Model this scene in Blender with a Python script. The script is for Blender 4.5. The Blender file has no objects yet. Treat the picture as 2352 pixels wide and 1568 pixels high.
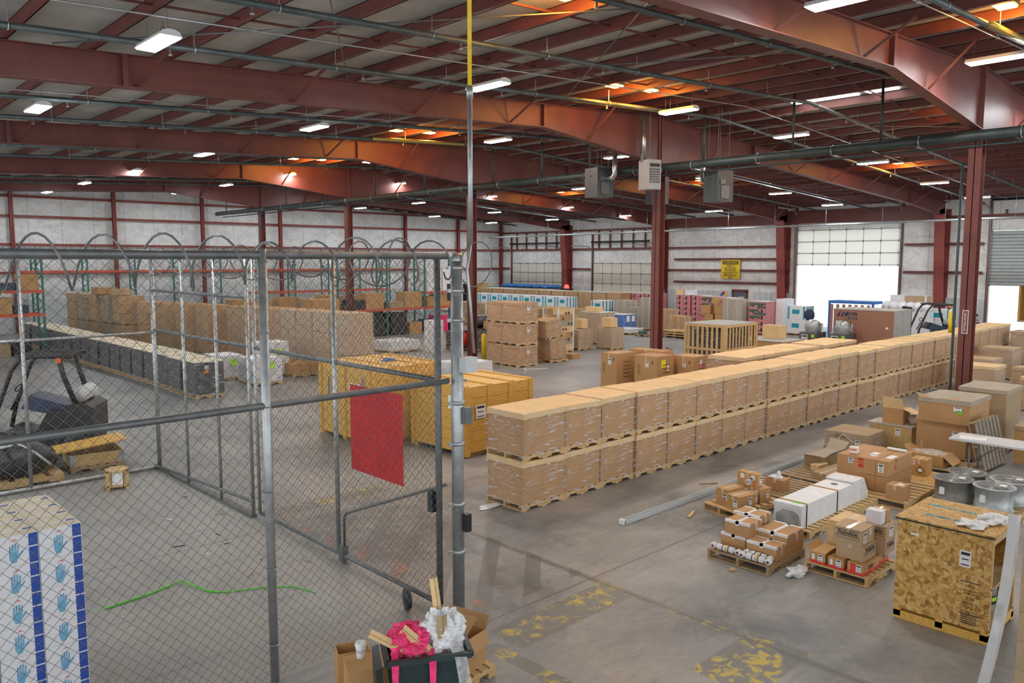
import bpy, math, random
from mathutils import Vector, Matrix, Euler
D = bpy.data; S = bpy.context.scene; COL = S.collection
PI = math.pi
random.seed(7)

# ------------------------------------------------------------------ camera, sky, exposure
cam = D.objects.new('camera', D.cameras.new('camera')); COL.objects.link(cam)
cam.location = (0, 0, 4.3)
cam.rotation_euler = (math.radians(90 - 5.81), 0, math.radians(46.58 - 90))
cam.data.sensor_width = 36; cam.data.lens = 36 * 1815 / 2352
cam.data.clip_end = 300; cam.data.clip_start = .05
S.camera = cam
EXPO = 0.5
S.view_settings.view_transform = 'Standard'; S.view_settings.look = 'None'
S.view_settings.exposure = EXPO; S.view_settings.gamma = 1; S.view_settings.use_curve_mapping = False
S.cycles.use_denoising = True
S.cycles.max_bounces = 8; S.cycles.diffuse_bounces = 4; S.cycles.transparent_max_bounces = 24
S.cycles.sample_clamp_indirect = 6
w = D.worlds.new('sky'); S.world = w; w.use_nodes = True
bg = w.node_tree.nodes['Background']; bg.inputs[0].default_value = (.93, .97, 1, 1); bg.inputs[1].default_value = 1.3

LED_STRENGTH = 95.0
AMBER_POWER = 120.0

# ------------------------------------------------------------------ materials
MATS = {}
def nd(nt, t, **k):
    n = nt.nodes.new(t)
    for a, v in k.items(): setattr(n, a, v)
    return n
def base(name):
    m = D.materials.new(name); m.use_nodes = True
    nt = m.node_tree; p = nt.nodes['Principled BSDF']
    MATS[name] = m
    return m, nt, p
def coords(nt, scale=(1, 1, 1), kind='Object', rot=(0, 0, 0)):
    tc = nd(nt, 'ShaderNodeTexCoord'); mp = nd(nt, 'ShaderNodeMapping')
    mp.inputs['Scale'].default_value = scale; mp.inputs['Rotation'].default_value = rot
    if kind == 'World':
        g = nd(nt, 'ShaderNodeNewGeometry'); nt.links.new(g.outputs['Position'], mp.inputs[0])
    else:
        nt.links.new(tc.outputs[kind], mp.inputs[0])
    return mp.outputs[0]
def noise(nt, vec, scale=5, detail=4, rough=.55, dist=0):
    n = nd(nt, 'ShaderNodeTexNoise'); n.inputs['Scale'].default_value = scale; n.inputs['Detail'].default_value = detail
    n.inputs['Roughness'].default_value = rough; n.inputs['Distortion'].default_value = dist
    nt.links.new(vec, n.inputs['Vector']); return n.outputs['Fac']
def ramp(nt, fac, stops):
    r = nd(nt, 'ShaderNodeValToRGB'); e = r.color_ramp.elements
    while len(e) < len(stops): e.new(.5)
    for i, (p, c) in enumerate(stops):
        e[i].position = p; e[i].color = c if len(c) == 4 else (*c, 1)
    nt.links.new(fac, r.inputs[0]); return r.outputs[0]
def mixc(nt, f, a, b, mode='MIX'):
    m = nd(nt, 'ShaderNodeMix', data_type='RGBA', blend_type=mode)
    if isinstance(f, (int, float)): m.inputs[0].default_value = f
    else: nt.links.new(f, m.inputs[0])
    for i, x in ((6, a), (7, b)):
        if isinstance(x, tuple): m.inputs[i].default_value = (*x[:3], 1)
        else: nt.links.new(x, m.inputs[i])
    return m.outputs[2]
def mth(nt, op, a, b=0.0, c=None):
    m = nd(nt, 'ShaderNodeMath', operation=op)
    for i, x in enumerate((a, b) if c is None else (a, b, c)):
        if isinstance(x, (int, float)): m.inputs[i].default_value = x
        else: nt.links.new(x, m.inputs[i])
    return m.outputs[0]
def bump(nt, p, h, strength=.3, dist=.01):
    b = nd(nt, 'ShaderNodeBump'); b.inputs['Strength'].default_value = strength; b.inputs['Distance'].default_value = dist
    nt.links.new(h, b.inputs['Height']); nt.links.new(b.outputs[0], p.inputs['Normal'])
def simple(name, col, rough=.6, metal=0.0, var=.12, scale=6, bmp=0.0, kind='Object', stretch=(1, 1, 1), emit=0.0, coat=0.0):
    m, nt, p = base(name)
    v = coords(nt, stretch, kind)
    f = noise(nt, v, scale)
    lo = tuple(c * (1 - var) for c in col); hi = tuple(min(1, c * (1 + var)) for c in col)
    c = ramp(nt, f, [(.3, lo), (.7, hi)])
    nt.links.new(c, p.inputs['Base Color'])
    p.inputs['Roughness'].default_value = rough; p.inputs['Metallic'].default_value = metal
    p.inputs['Coat Weight'].default_value = coat
    if bmp: bump(nt, p, noise(nt, v, scale * 4, 5), bmp)
    if emit:
        p.inputs['Emission Color'].default_value = (*col, 1); p.inputs['Emission Strength'].default_value = emit
    return m
def wood(name, col, dark, rough=.65, grain=(2, 14, 14)):
    m, nt, p = base(name)
    v = coords(nt, grain)
    f = noise(nt, v, 2.2, 6, .6, .6)
    g = noise(nt, coords(nt), 1.1, 2)
    c = ramp(nt, f, [(.3, dark), (.55, col), (.8, tuple(min(1, x * 1.12) for x in col))])
    c = mixc(nt, mth(nt, 'MULTIPLY', g, .45), c, tuple(x * .75 for x in col))
    nt.links.new(c, p.inputs['Base Color']); p.inputs['Roughness'].default_value = rough
    bump(nt, p, f, .15, .004)
    return m
simple('red_oxide', (.15, .042, .034), .5, 0, .18, 1.5, 0, 'World')
simple('red_oxide_bright', (.25, .05, .04), .5, 0, .15, 1.5, 0, 'World')
simple('galvanised', (.42, .44, .45), .42, .75, .18, 9)
simple('fence_wire', (.16, .165, .16), .5, .6, .25, 30)
simple('dull_steel', (.17, .18, .185), .5, .6, .2, 8)
simple('dark_pipe', (.035, .05, .048), .5, .2, .3, 3)
simple('gray_pipe', (.10, .12, .12), .45, .4, .3, 3)
simple('black_plastic', (.018, .02, .022), .42, 0, .3, 8)
simple('black_paint', (.02, .02, .022), .5, 0, .3, 8)
simple('navy_paint', (.02, .035, .085), .4, 0, .25, 5)
simple('green_rack', (.03, .17, .14), .5, 0, .2, 5)
simple('orange_beam', (.62, .09, .03), .5, 0, .15, 5)
simple('yellow_paint', (.80, .56, .02), .5, 0, .15, 5)
simple('red_panel', (.62, .008, .015), .55, 0, .12, 3)
simple('red_plastic', (.55, .02, .02), .4, 0, .1, 5)
simple('white_paint', (.78, .79, .80), .45, 0, .05, 4)
simple('white_carton', (.76, .76, .80), .6, 0, .05, 4)
simple('cream_top', (.74, .66, .50), .7, 0, .08, 5)
simple('paper', (.82, .82, .82), .7, 0, .04, 20)
simple('ink', (.03, .03, .03), .7)
simple('brown_ink', (.14, .085, .05), .8)
simple('blue_print', (.02, .07, .36), .55, 0, .2, 12)
simple('teal_print', (.01, .30, .40), .55, 0, .08, 12)
simple('hand_print', (.16, .40, .60), .6, 0, .2, 25)
simple('red_print', (.72, .05, .04), .6)
simple('orange_print', (.75, .17, .04), .6)
simple('green_label', (.16, .72, .04), .6)
simple('neon_label', (.45, .85, .05), .6)
simple('pink_label', (.85, .03, .30), .6)
simple('yellow_label', (.88, .80, .04), .6)
simple('pink_carton', (.62, .24, .25), .65, 0, .12, 5)
simple('dark_green_carton', (.06, .13, .11), .6)
simple('blue_tarp', (.03, .16, .50), .45, 0, .3, 4, .4)
simple('trash_bag_pink', (.82, .04, .17), .35, 0, .3, 14, .6)
simple('clear_plastic', (.80, .81, .83), .22, 0, .1, 12, .6)
simple('dark_bin', (.022, .038, .042), .42, 0, .3, 6)
simple('black_wrap', (.035, .037, .042), .28, 0, .3, 10, .5)
simple('insulation_roof', (.42, .405, .37), .9, 0, .14, 1.2, .25, 'World')
simple('heater_gray', (.30, .31, .33), .45, .2, .1, 6)
simple('heater_dark', (.07, .08, .085), .45, .2, .15, 6)
simple('chrome_flue', (.55, .56, .56), .25, .9, .1, 6)
simple('panel_gray', (.56, .58, .59), .5, 0, .06, 3)
simple('door_cream', (.68, .64, .55), .55, 0, .06, 2)
def translucent_door():
    m, nt, p = base('door_white')
    p.inputs['Base Color'].default_value = (.85, .86, .84, 1); p.inputs['Roughness'].default_value = .5
    t = nd(nt, 'ShaderNodeBsdfTranslucent'); t.inputs[0].default_value = (.95, .95, .9, 1); mx = nd(nt, 'ShaderNodeMixShader'); mx.inputs[0].default_value = .6
    nt.links.new(p.outputs[0], mx.inputs[1]); nt.links.new(t.outputs[0], mx.inputs[2]); nt.links.new(mx.outputs[0], nt.nodes['Material Output'].inputs[0])
translucent_door()
simple('door_sage', (.42, .47, .46), .5, 0, .08, 3)
simple('slate', (.10, .12, .16), .5)
simple('skin', (.45, .27, .19), .55)
simple('navy_cloth', (.04, .06, .14), .8)
simple('maroon_cloth', (.22, .03, .05), .8)
simple('hair', (.02, .015, .012), .8)
simple('red_valve', (.38, .05, .035), .5, .2, .25, 10)
simple('tape_tan', (.62, .50, .36), .3, 0, .06, 8, 0, coat=.4)
simple('tape_white', (.75, .75, .76), .4, 0, .15, 8)
simple('lime_tape', (.12, .62, .04), .5)
simple('ground_out', (.72, .71, .68), .9, 0, .1, .5)
simple('fan_metal', (.42, .45, .45), .5, .3, .3, 7)
simple('fan_dark', (.22, .22, .20), .6, .2, .3, 7)
simple('trailer_wood', (.55, .29, .07), .6, 0, .15, 3)
simple('brass', (.55, .40, .10), .4, .6)
wood('pine', (.66, .45, .21), (.40, .24, .09))
wood('pine_dark', (.42, .29, .15), (.20, .13, .07))
wood('crate_pine', (.78, .46, .10), (.52, .27, .045), .5)
wood('plywood', (.40, .19, .12), (.30, .14, .09), .6, (1.5, 6, 6))
wood('ply_yellow', (.58, .40, .17), (.42, .27, .10), .6, (1.5, 6, 6))
wood('weathered', (.30, .25, .19), (.15, .12, .09), .75)
wood('gray_wood', (.50, .48, .45), (.34, .32, .30), .7, (2, 10, 10))
def cardboard(name, col, var=.08):
    m, nt, p = base(name)
    f = noise(nt, coords(nt), 3, 4); g = noise(nt, coords(nt, (1, 1, 1)), 60, 2)
    lo = tuple(c * (1 - var) for c in col); hi = tuple(c * (1 + var) for c in col)
    c = ramp(nt, f, [(.3, lo), (.7, hi)])
    c = mixc(nt, mth(nt, 'MULTIPLY', g, .18), c, tuple(x * .8 for x in col))
    oi = nd(nt, 'ShaderNodeObjectInfo')
    c = mixc(nt, mth(nt, 'MULTIPLY', oi.outputs['Random'], .25), c, tuple(x * .78 for x in col))
    nt.links.new(c, p.inputs['Base Color']); p.inputs['Roughness'].default_value = .72
    bump(nt, p, f, .12, .02)
cardboard('cardboard', (.50, .285, .125))
cardboard('cardboard_light', (.78, .55, .28))
cardboard('cardboard_tan', (.50, .35, .21))
cardboard('cardboard_orange', (.52, .30, .115))
cardboard('cardboard_dusty', (.40, .29, .165))
cardboard('cardboard_gray', (.42, .36, .28))
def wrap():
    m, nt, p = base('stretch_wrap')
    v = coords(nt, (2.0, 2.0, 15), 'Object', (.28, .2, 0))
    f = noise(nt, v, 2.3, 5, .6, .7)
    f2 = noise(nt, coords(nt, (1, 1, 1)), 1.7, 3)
    s = ramp(nt, f, [(.53, (0, 0, 0)), (.58, (.2,) * 3), (.64, (1, 1, 1))])  # whitish wrinkles of the film, with its glints painted in as white streaks
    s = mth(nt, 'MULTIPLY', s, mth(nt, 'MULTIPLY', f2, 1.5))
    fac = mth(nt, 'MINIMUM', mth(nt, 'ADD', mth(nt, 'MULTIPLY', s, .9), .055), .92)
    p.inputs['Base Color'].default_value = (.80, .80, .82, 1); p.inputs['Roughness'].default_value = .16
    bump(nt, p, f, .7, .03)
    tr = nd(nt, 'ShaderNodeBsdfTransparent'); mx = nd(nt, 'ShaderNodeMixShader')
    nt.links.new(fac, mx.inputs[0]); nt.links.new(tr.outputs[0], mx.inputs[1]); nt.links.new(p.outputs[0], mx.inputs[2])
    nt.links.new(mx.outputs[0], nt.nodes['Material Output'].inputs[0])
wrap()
def film(name, alpha, col=(.85, .86, .88)):
    m, nt, p = base(name)
    f = noise(nt, coords(nt), 14, 5, .6, 1)
    p.inputs['Base Color'].default_value = (*col, 1); p.inputs['Roughness'].default_value = .15
    bump(nt, p, f, .6, .02)
    tr = nd(nt, 'ShaderNodeBsdfTransparent'); mx = nd(nt, 'ShaderNodeMixShader')
    nt.links.new(mth(nt, 'MULTIPLY', f, alpha * 2), mx.inputs[0]); nt.links.new(tr.outputs[0], mx.inputs[1]); nt.links.new(p.outputs[0], mx.inputs[2])
    nt.links.new(mx.outputs[0], nt.nodes['Material Output'].inputs[0])
film('loose_film', .42)
def glow(name, col, s):
    m, nt, p = base(name)
    p.inputs['Base Color'].default_value = (*col, 1)
    p.inputs['Emission Color'].default_value = (*col, 1); p.inputs['Emission Strength'].default_value = s
glow('led', (.93, .98, 1), LED_STRENGTH); glow('amber_lens', (1, .52, .07), 30); glow('skylight_glow', (.95, .98, 1), 4)
glow('red_lamp', (1, .06, .04), 2)
def osb():
    m, nt, p = base('osb')
    outs = []
    for k, (sc, rot) in enumerate((((1, .35, .3), (.6, .2, .5)), ((1, .3, .42), (-.5, .4, -.7)), ((1, .5, .3), (1.2, -.3, .2)))):
        vo = nd(nt, 'ShaderNodeTexVoronoi'); vo.inputs['Scale'].default_value = 64 - 10 * k
        nt.links.new(coords(nt, sc, 'Object', rot), vo.inputs['Vector'])
        sp = nd(nt, 'ShaderNodeSeparateColor'); nt.links.new(vo.outputs['Color'], sp.inputs[0]); outs.append(sp.outputs)
    sel = mth(nt, 'GREATER_THAN', outs[2][1], .55); fac = mixc(nt, sel, outs[0][0], outs[1][0])
    c = ramp(nt, fac, [(0, (.26, .12, .025)), (.25, (.48, .25, .055)), (.6, (.64, .38, .10)), (1, (.80, .56, .24))])
    f = noise(nt, coords(nt), 3, 4)
    c = mixc(nt, mth(nt, 'MULTIPLY', f, .4), c, (.46, .24, .05))
    nt.links.new(c, p.inputs['Base Color']); p.inputs['Roughness'].default_value = .6
    bump(nt, p, fac, .2, .01)
osb()
def wallmat(name, axis):
    # white vinyl faced insulation: vertical seams, soft wrinkles and grime blown along the girts
    m, nt, p = base(name)
    g = nd(nt, 'ShaderNodeNewGeometry'); sp = nd(nt, 'ShaderNodeSeparateXYZ'); nt.links.new(g.outputs['Position'], sp.inputs[0])
    u = sp.outputs[axis]; z = sp.outputs[2]
    v = coords(nt, (1, 1, 1.6), 'World')
    f = noise(nt, v, 1.1, 7, .66, .4); f2 = noise(nt, v, 4.5, 5, .6)
    dirt = ramp(nt, f, [(.42, (0, 0, 0)), (.68, (1, 1, 1))])
    c = mixc(nt, mth(nt, 'MULTIPLY', dirt, .55), (.84, .84, .83), (.50, .48, .44))
    c = mixc(nt, mth(nt, 'MULTIPLY', ramp(nt, f2, [(.52, (0, 0, 0)), (.75, (1, 1, 1))]), .45), c, (.30, .29, .27))
    seam = mth(nt, 'ABSOLUTE', mth(nt, 'SUBTRACT', mth(nt, 'FRACT', mth(nt, 'MULTIPLY', u, .55)), .5))
    line = mth(nt, 'LESS_THAN', seam, .011)
    c = mixc(nt, mth(nt, 'MULTIPLY', line, .45), c, (.25, .25, .25))
    nt.links.new(c, p.inputs['Base Color']); p.inputs['Roughness'].default_value = .5
    pil = mth(nt, 'ADD', mth(nt, 'MULTIPLY', seam, .8), f2)
    bump(nt, p, pil, .35, .06)
wallmat('insulation_x', 0); wallmat('insulation_y', 1)
def floormat():
    m, nt, p = base('concrete')
    g = nd(nt, 'ShaderNodeNewGeometry'); sp = nd(nt, 'ShaderNodeSeparateXYZ'); nt.links.new(g.outputs['Position'], sp.inputs[0])
    x, y = sp.outputs[0], sp.outputs[1]
    v = coords(nt, (1, 1, 1), 'World')
    a = noise(nt, v, .35, 6, .62, .3); b = noise(nt, v, 1.6, 8, .7, .6); d = noise(nt, v, 9, 6, .7)
    c = ramp(nt, a, [(.36, (.12, .124, .128)), (.5, (.25, .25, .245)), (.64, (.37, .355, .325))])
    c = mixc(nt, mth(nt, 'MULTIPLY', ramp(nt, b, [(.47, (0, 0, 0)), (.7, (1, 1, 1))]), .75), c, (.36, .345, .31))
    c = mixc(nt, mth(nt, 'MULTIPLY', ramp(nt, d, [(.5, (0, 0, 0)), (.72, (1, 1, 1))]), .35), c, (.11, .11, .11))
    def band(e, lo, hi): return mth(nt, 'MULTIPLY', mth(nt, 'GREATER_THAN', e, lo), mth(nt, 'LESS_THAN', e, hi))
    def rect(x0, x1, y0, y1): return mth(nt, 'MULTIPLY', band(x, x0, x1), band(y, y0, y1))
    # inside the cage the slab is cleaner and paler
    c = mixc(nt, mth(nt, 'MULTIPLY', rect(-9, 5.75, 7.3, 16.7), .55), c, (.34, .325, .29))
    # tyre rubber: long scuffs down the aisles
    vs = coords(nt, (.5, 5, 1), 'World', (0, 0, .25)); sc = noise(nt, vs, 1.2, 5, .6, .5)
    c = mixc(nt, mth(nt, 'MULTIPLY', ramp(nt, sc, [(.55, (0, 0, 0)), (.75, (1, 1, 1))]), .4), c, (.10, .10, .105))
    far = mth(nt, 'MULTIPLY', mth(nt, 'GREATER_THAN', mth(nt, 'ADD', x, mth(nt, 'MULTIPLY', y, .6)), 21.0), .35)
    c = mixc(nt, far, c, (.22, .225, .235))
    # peeled tape: old dark strips with worn yellow left on them
    worn = ramp(nt, noise(nt, v, 5.5, 6, .7, .5), [(.49, (0, 0, 0)), (.56, (1, 1, 1))])
    worn2 = ramp(nt, noise(nt, v, 1.3, 3, .6), [(.47, (0, 0, 0)), (.55, (1, 1, 1))])
    for r, yel in (((5.85, 7.85, 6.05, 6.62), .8), ((5.55, 5.76, 3.2, 6.35), .9), ((6.85, 8.1, 3.75, 4.5), .8), ((7.84, 7.98, 2.0, 9.3), .35), ((5.95, 8.3, 12.15, 12.6), .7)):
        k = rect(*r)
        c = mixc(nt, mth(nt, 'MULTIPLY', k, .6), c, (.13, .13, .12))
        c = mixc(nt, mth(nt, 'MULTIPLY', mth(nt, 'MULTIPLY', k, worn), mth(nt, 'MULTIPLY', worn2, yel)), c, (.62, .47, .04))
    # a fan of dark stripes outside the gate
    q = mth(nt, 'FRACT', mth(nt, 'MULTIPLY', mth(nt, 'SUBTRACT', y, mth(nt, 'MULTIPLY', x, .98)), 1.15))
    k = mth(nt, 'MULTIPLY', mth(nt, 'LESS_THAN', q, .36), rect(5.95, 8.0, 7.0, 11.3))
    c = mixc(nt, mth(nt, 'MULTIPLY', k, .55), c, (.10, .10, .10))
    k = mth(nt, 'MULTIPLY', rect(5.95, 6.4, 7.0, 11.3), mth(nt, 'LESS_THAN', q, .36))
    c = mixc(nt, mth(nt, 'MULTIPLY', mth(nt, 'MULTIPLY', k, worn), .7), c, (.55, .16, .08))
    # saw cut joints
    def joint(e, pitch, off):
        t = mth(nt, 'ABSOLUTE', mth(nt, 'SUBTRACT', mth(nt, 'FRACT', mth(nt, 'DIVIDE', mth(nt, 'SUBTRACT', e, off - pitch / 2), pitch)), .5))
        return mth(nt, 'LESS_THAN', t, .012 / pitch)
    j = mth(nt, 'MAXIMUM', joint(x, 6.1, 7.91), joint(y, 4.87, 6.8))
    c = mixc(nt, mth(nt, 'MULTIPLY', j, .7), c, (.06, .06, .06))
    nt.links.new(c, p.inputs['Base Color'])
    nt.links.new(mth(nt, 'ADD', mth(nt, 'MULTIPLY', b, .3), .28), p.inputs['Roughness'])
    p.inputs['Specular IOR Level'].default_value = .4
    bump(nt, p, d, .08, .01)
floormat()

# ------------------------------------------------------------------ mesh helpers
class MB:
    def __init__(s): s.v = []; s.f = []; s.sm = []
    def add(s, vs, fs, smooth=False):
        o = len(s.v); s.v += [tuple(q) for q in vs]; s.f += [tuple(i + o for i in f) for f in fs]; s.sm += [smooth] * len(fs); return s
    def box(s, x0, y0, z0, x1, y1, z1, M=None):
        vs = [(x0, y0, z0), (x1, y0, z0), (x1, y1, z0), (x0, y1, z0), (x0, y0, z1), (x1, y0, z1), (x1, y1, z1), (x0, y1, z1)]
        if M is not None: vs = [M @ Vector(q) for q in vs]
        return s.add(vs, [(0, 3, 2, 1), (4, 5, 6, 7), (0, 1, 5, 4), (1, 2, 6, 5), (2, 3, 7, 6), (3, 0, 4, 7)])
    def bar(s, a, b, wx, wz, up=(0, 0, 1)):
        a = Vector(a); b = Vector(b); d = (b - a).normalized(); u = Vector(up)
        if abs(d.dot(u)) > .99: u = Vector((1, 0, 0))
        r = d.cross(u).normalized(); u = r.cross(d)
        vs = [p + r * sx * wx / 2 + u * sz * wz / 2 for p in (a, b) for sx, sz in ((-1, -1), (1, -1), (1, 1), (-1, 1))]
        return s.add(vs, [(0, 1, 2, 3), (7, 6, 5, 4), (0, 4, 5, 1), (1, 5, 6, 2), (2, 6, 7, 3), (3, 7, 4, 0)])
    def tube(s, pts, r, n=8, cap=True, closed=False):
        pts = [Vector(p) for p in pts]; rings = []; u = None; N = len(pts)
        for i, p in enumerate(pts):
            if closed: d = pts[(i + 1) % N] - pts[i - 1]
            else: d = pts[min(i + 1, N - 1)] - pts[max(i - 1, 0)]
            d.normalize()
            if u is None:
                u = Vector((0, 0, 1)) if abs(d.z) < .9 else Vector((1, 0, 0))
            u = (u - d * u.dot(d)).normalized(); q = d.cross(u)
            rr = r[i] if isinstance(r, (list, tuple)) else r
            rings.append([p + (u * math.cos(2 * PI * k / n) + q * math.sin(2 * PI * k / n)) * rr for k in range(n)])
        vs = [x for g in rings for x in g]; fs = []
        for i in range(N if closed else N - 1):
            j = (i + 1) % N
            for k in range(n): fs.append((i * n + k, i * n + (k + 1) % n, j * n + (k + 1) % n, j * n + k))
        if cap and not closed: fs += [tuple(range(n))[::-1], tuple((N - 1) * n + k for k in range(n))]
        return s.add(vs, fs, n > 5)
    def lathe(s, prof, c=(0, 0, 0), n=20, smooth=True):
        vs = [(c[0] + r * math.cos(2 * PI * k / n), c[1] + r * math.sin(2 * PI * k / n), c[2] + z) for r, z in prof for k in range(n)]
        fs = [(i * n + k, i * n + (k + 1) % n, (i + 1) * n + (k + 1) % n, (i + 1) * n + k) for i in range(len(prof) - 1) for k in range(n)]
        return s.add(vs, fs, smooth)
    def prism(s, poly, axis, a, b):
        n = len(poly)
        def P(q, t): return {'x': (t, q[0], q[1]), 'y': (q[0], t, q[1]), 'z': (q[0], q[1], t)}[axis]
        return s.add([P(q, a) for q in poly] + [P(q, b) for q in poly], [tuple(range(n))[::-1], tuple(range(n, 2 * n))] + [(i, (i + 1) % n, (i + 1) % n + n, i + n) for i in range(n)])
    def quad(s, *p): return s.add(p, [tuple(range(len(p)))])
    def blob(s, c, r, seed=0, amp=.25, nu=14, nv=9, flat=-9, freq=2.3):
        rnd = random.Random(seed); ph = [rnd.uniform(0, 6) for _ in range(9)]
        vs = []
        for j in range(nv + 1):
            t = PI * j / nv
            for i in range(nu):
                a = 2 * PI * i / nu
                k = 1 + amp * (math.sin(freq * a + ph[0] + 2 * t) * .5 + math.sin(2 * freq * a + ph[1] - 3 * t) * .3 + math.sin(5 * t + ph[2] + 3 * a) * .3) * math.sin(t)
                vs.append((c[0] + r[0] * k * math.sin(t) * math.cos(a), c[1] + r[1] * k * math.sin(t) * math.sin(a), max(flat, c[2] + r[2] * k * math.cos(t))))
        fs = [(j * nu + i, (j + 1) * nu + i, (j + 1) * nu + (i + 1) % nu, j * nu + (i + 1) % nu) for j in range(nv) for i in range(nu)]
        return s.add(vs, fs, True)
    def crumple(s, c, r, seed=0, amp=.3, nu=44, nv=28, jit=.07, flat=-9):
        k = len(s.v); s.blob(c, r, seed, amp, nu, nv, flat, 4.3); rnd = random.Random(seed)
        for j in range(nv + 1):
            for i in range(nu):
                e = 1 + rnd.uniform(-jit, jit) + .09 * math.sin(11 * i / nu * 6.28 + 2.2 * j) * math.sin(j * .9)
                q = s.v[k + j * nu + i]; s.v[k + j * nu + i] = (c[0] + (q[0] - c[0]) * e, c[1] + (q[1] - c[1]) * e, max(flat, c[2] + (q[2] - c[2]) * e))
        n = nu * nv; s.sm[-n:] = [False] * n; return s
    def mesh(s, name, mat):
        me = D.meshes.new(name); me.from_pydata(s.v, [], s.f); me.polygons.foreach_set('use_smooth', s.sm); me.update()
        me.materials.append(MATS[mat]); return me
    def build(s, name, mat, parent=None, loc=None, rz=0):
        o = D.objects.new(name, s.mesh(name, mat)); COL.objects.link(o)
        if parent: o.parent = parent
        if loc: o.location = loc
        if rz: o.rotation_euler.z = rz
        return o
def tag(o, label, cat, group=None, kind=None):
    o['label'] = label; o['category'] = cat
    if group: o['group'] = group
    if kind: o['kind'] = kind
    return o
def thing(name, label, cat, loc=(0, 0, 0), rz=0, group=None, kind=None):
    o = D.objects.new(name, None); COL.objects.link(o); o.location = loc; o.rotation_euler = (0, 0, rz)
    o.empty_display_size = .1
    return tag(o, label, cat, group, kind)
KIDS = {}
def kids(o): return [c for c in o.children]
def dup(root, loc, rz=None, label=None, group=None, scale=None):
    r = root.copy(); COL.objects.link(r); r.location = loc
    if rz is not None: r.rotation_euler.z = rz
    if scale: r.scale = scale
    if label: r['label'] = label
    if group: r['group'] = group
    for ch in kids(root):
        c = ch.copy(); COL.objects.link(c); c.parent = r
        for g in kids(ch):
            d = g.copy(); COL.objects.link(d); d.parent = c
    return r
ORD = 'first second third fourth fifth sixth seventh eighth ninth tenth eleventh twelfth thirteenth fourteenth fifteenth sixteenth seventeenth eighteenth nineteenth twentieth'.split()
ORD += ['twenty-' + o for o in ORD[:9]] + ['thirtieth'] + ['thirty-' + o for o in ORD[:9]] + ['fortieth']
def setkind(o, k='structure'): o['kind'] = k; return o
def text(s, size, parent, loc, rot, mat, name='lettering', ex=.001, off=0.0, align='CENTER'):
    cu = D.curves.new(name, 'FONT'); cu.body = s; cu.size = size; cu.extrude = ex; cu.offset = off
    cu.align_x = align; cu.align_y = 'CENTER'; cu.materials.append(MATS[mat])
    tmp = D.objects.new(name, cu); me = D.meshes.new_from_object(tmp); D.objects.remove(tmp)
    o = D.objects.new(name, me); COL.objects.link(o); o.parent = parent; o.location = loc; o.rotation_euler = rot
    return o
def drop(o):
    for c in list(o.children): drop(c)
    D.objects.remove(o)
FACE_NX = (PI / 2, 0, -PI / 2); FACE_NY = (PI / 2, 0, 0)
# ================================================================== THE BUILDING
XW, YW, XR = 50.4, 54.7, 22.45
def zr(x): return 7.96 + .0515 * x if x < XR else 9.116 - .05 * (x - XR)
X0, Y0 = -5.0, -8.0
tag(MB().box(X0, Y0, -.2, XW, YW, 0).build('floor', 'concrete'), 'worn gray concrete floor slab with saw cut joints and peeled yellow tape', 'floor', kind='structure')
tag(MB().box(XW, -30, -.25, 110, 80, -.03).build('ground_outside', 'ground_out'), 'sunlit concrete apron outside the open dock doors', 'ground', kind='structure')
c = MB(); t = .3
c.prism([(X0, zr(X0) + .26), (XR, zr(XR) + .26), (XW + .3, zr(XW) + .26), (XW + .3, zr(XW) + .5), (XR, zr(XR) + .5), (X0, zr(X0) + .5)], 'y', Y0, YW + .3)
tag(c.build('ceiling', 'insulation_roof'), 'pale insulated roof deck sloping both ways from the ridge', 'ceiling', kind='structure')
c = MB(); c.prism([(X0, 0), (XW, 0), (XW, zr(XW) + .26), (XR, zr(XR) + .26), (X0, zr(X0) + .26)], 'y', YW, YW + .2)
tag(c.build('wall_left', 'insulation_x'), 'long white insulated wall with red girts at the far left', 'wall', kind='structure')
b = MB(); zt = zr(XW) + .26
for y0, y1, z0, z1 in ((25.5, YW, 0, zt), (18.9, 25.5, 6.3, zt), (14.0, 18.9, 0, zt), (7.4, 14.0, 6.0, zt), (-8, 7.4, 0, zt)):
    b.box(XW, y0, z0, XW + .2, y1, z1)
tag(b.build('wall_back', 'insulation_y'), 'white insulated end wall holding the overhead doors', 'wall', kind='structure')
# ribbed liner panel along the foot of both walls
def ribbed(axis, a, bb, z1, off):
    m = MB(); n = int((bb - a) / .42)
    for i in range(n):
        u = a + i * .42
        for (p, q, d) in ((0, .30, .0), (.30, .42, .05)):
            if axis == 'x': m.box(u + p, off - .03 - d, 0, u + q, off - .002, z1)
            else: m.box(off - .03 - d, u + p, 0, off - .002, u + q, z1)
    return m
tag(ribbed('x', -4, XW, 2.0, YW).build('trim_1', 'panel_gray'), 'light gray ribbed liner panel along the foot of the long wall', 'wall panel', kind='structure')
k = 2
for a, q in ((25.7, 29.0), (30.35, 37.1), (43.6, 46.6), (53.4, YW), (14.1, 18.7)):
    tag(ribbed('y', a, q, 2.15, XW).build('trim_%d' % k, 'panel_gray'), 'light gray ribbed liner panel ' + ('right of the hazard banner door', 'beneath the yellow hazard banner', 'between the two closed overhead doors', 'in the far corner of the end wall', 'between the open doors')[k - 2], 'wall panel', kind='structure'); k += 1
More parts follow.
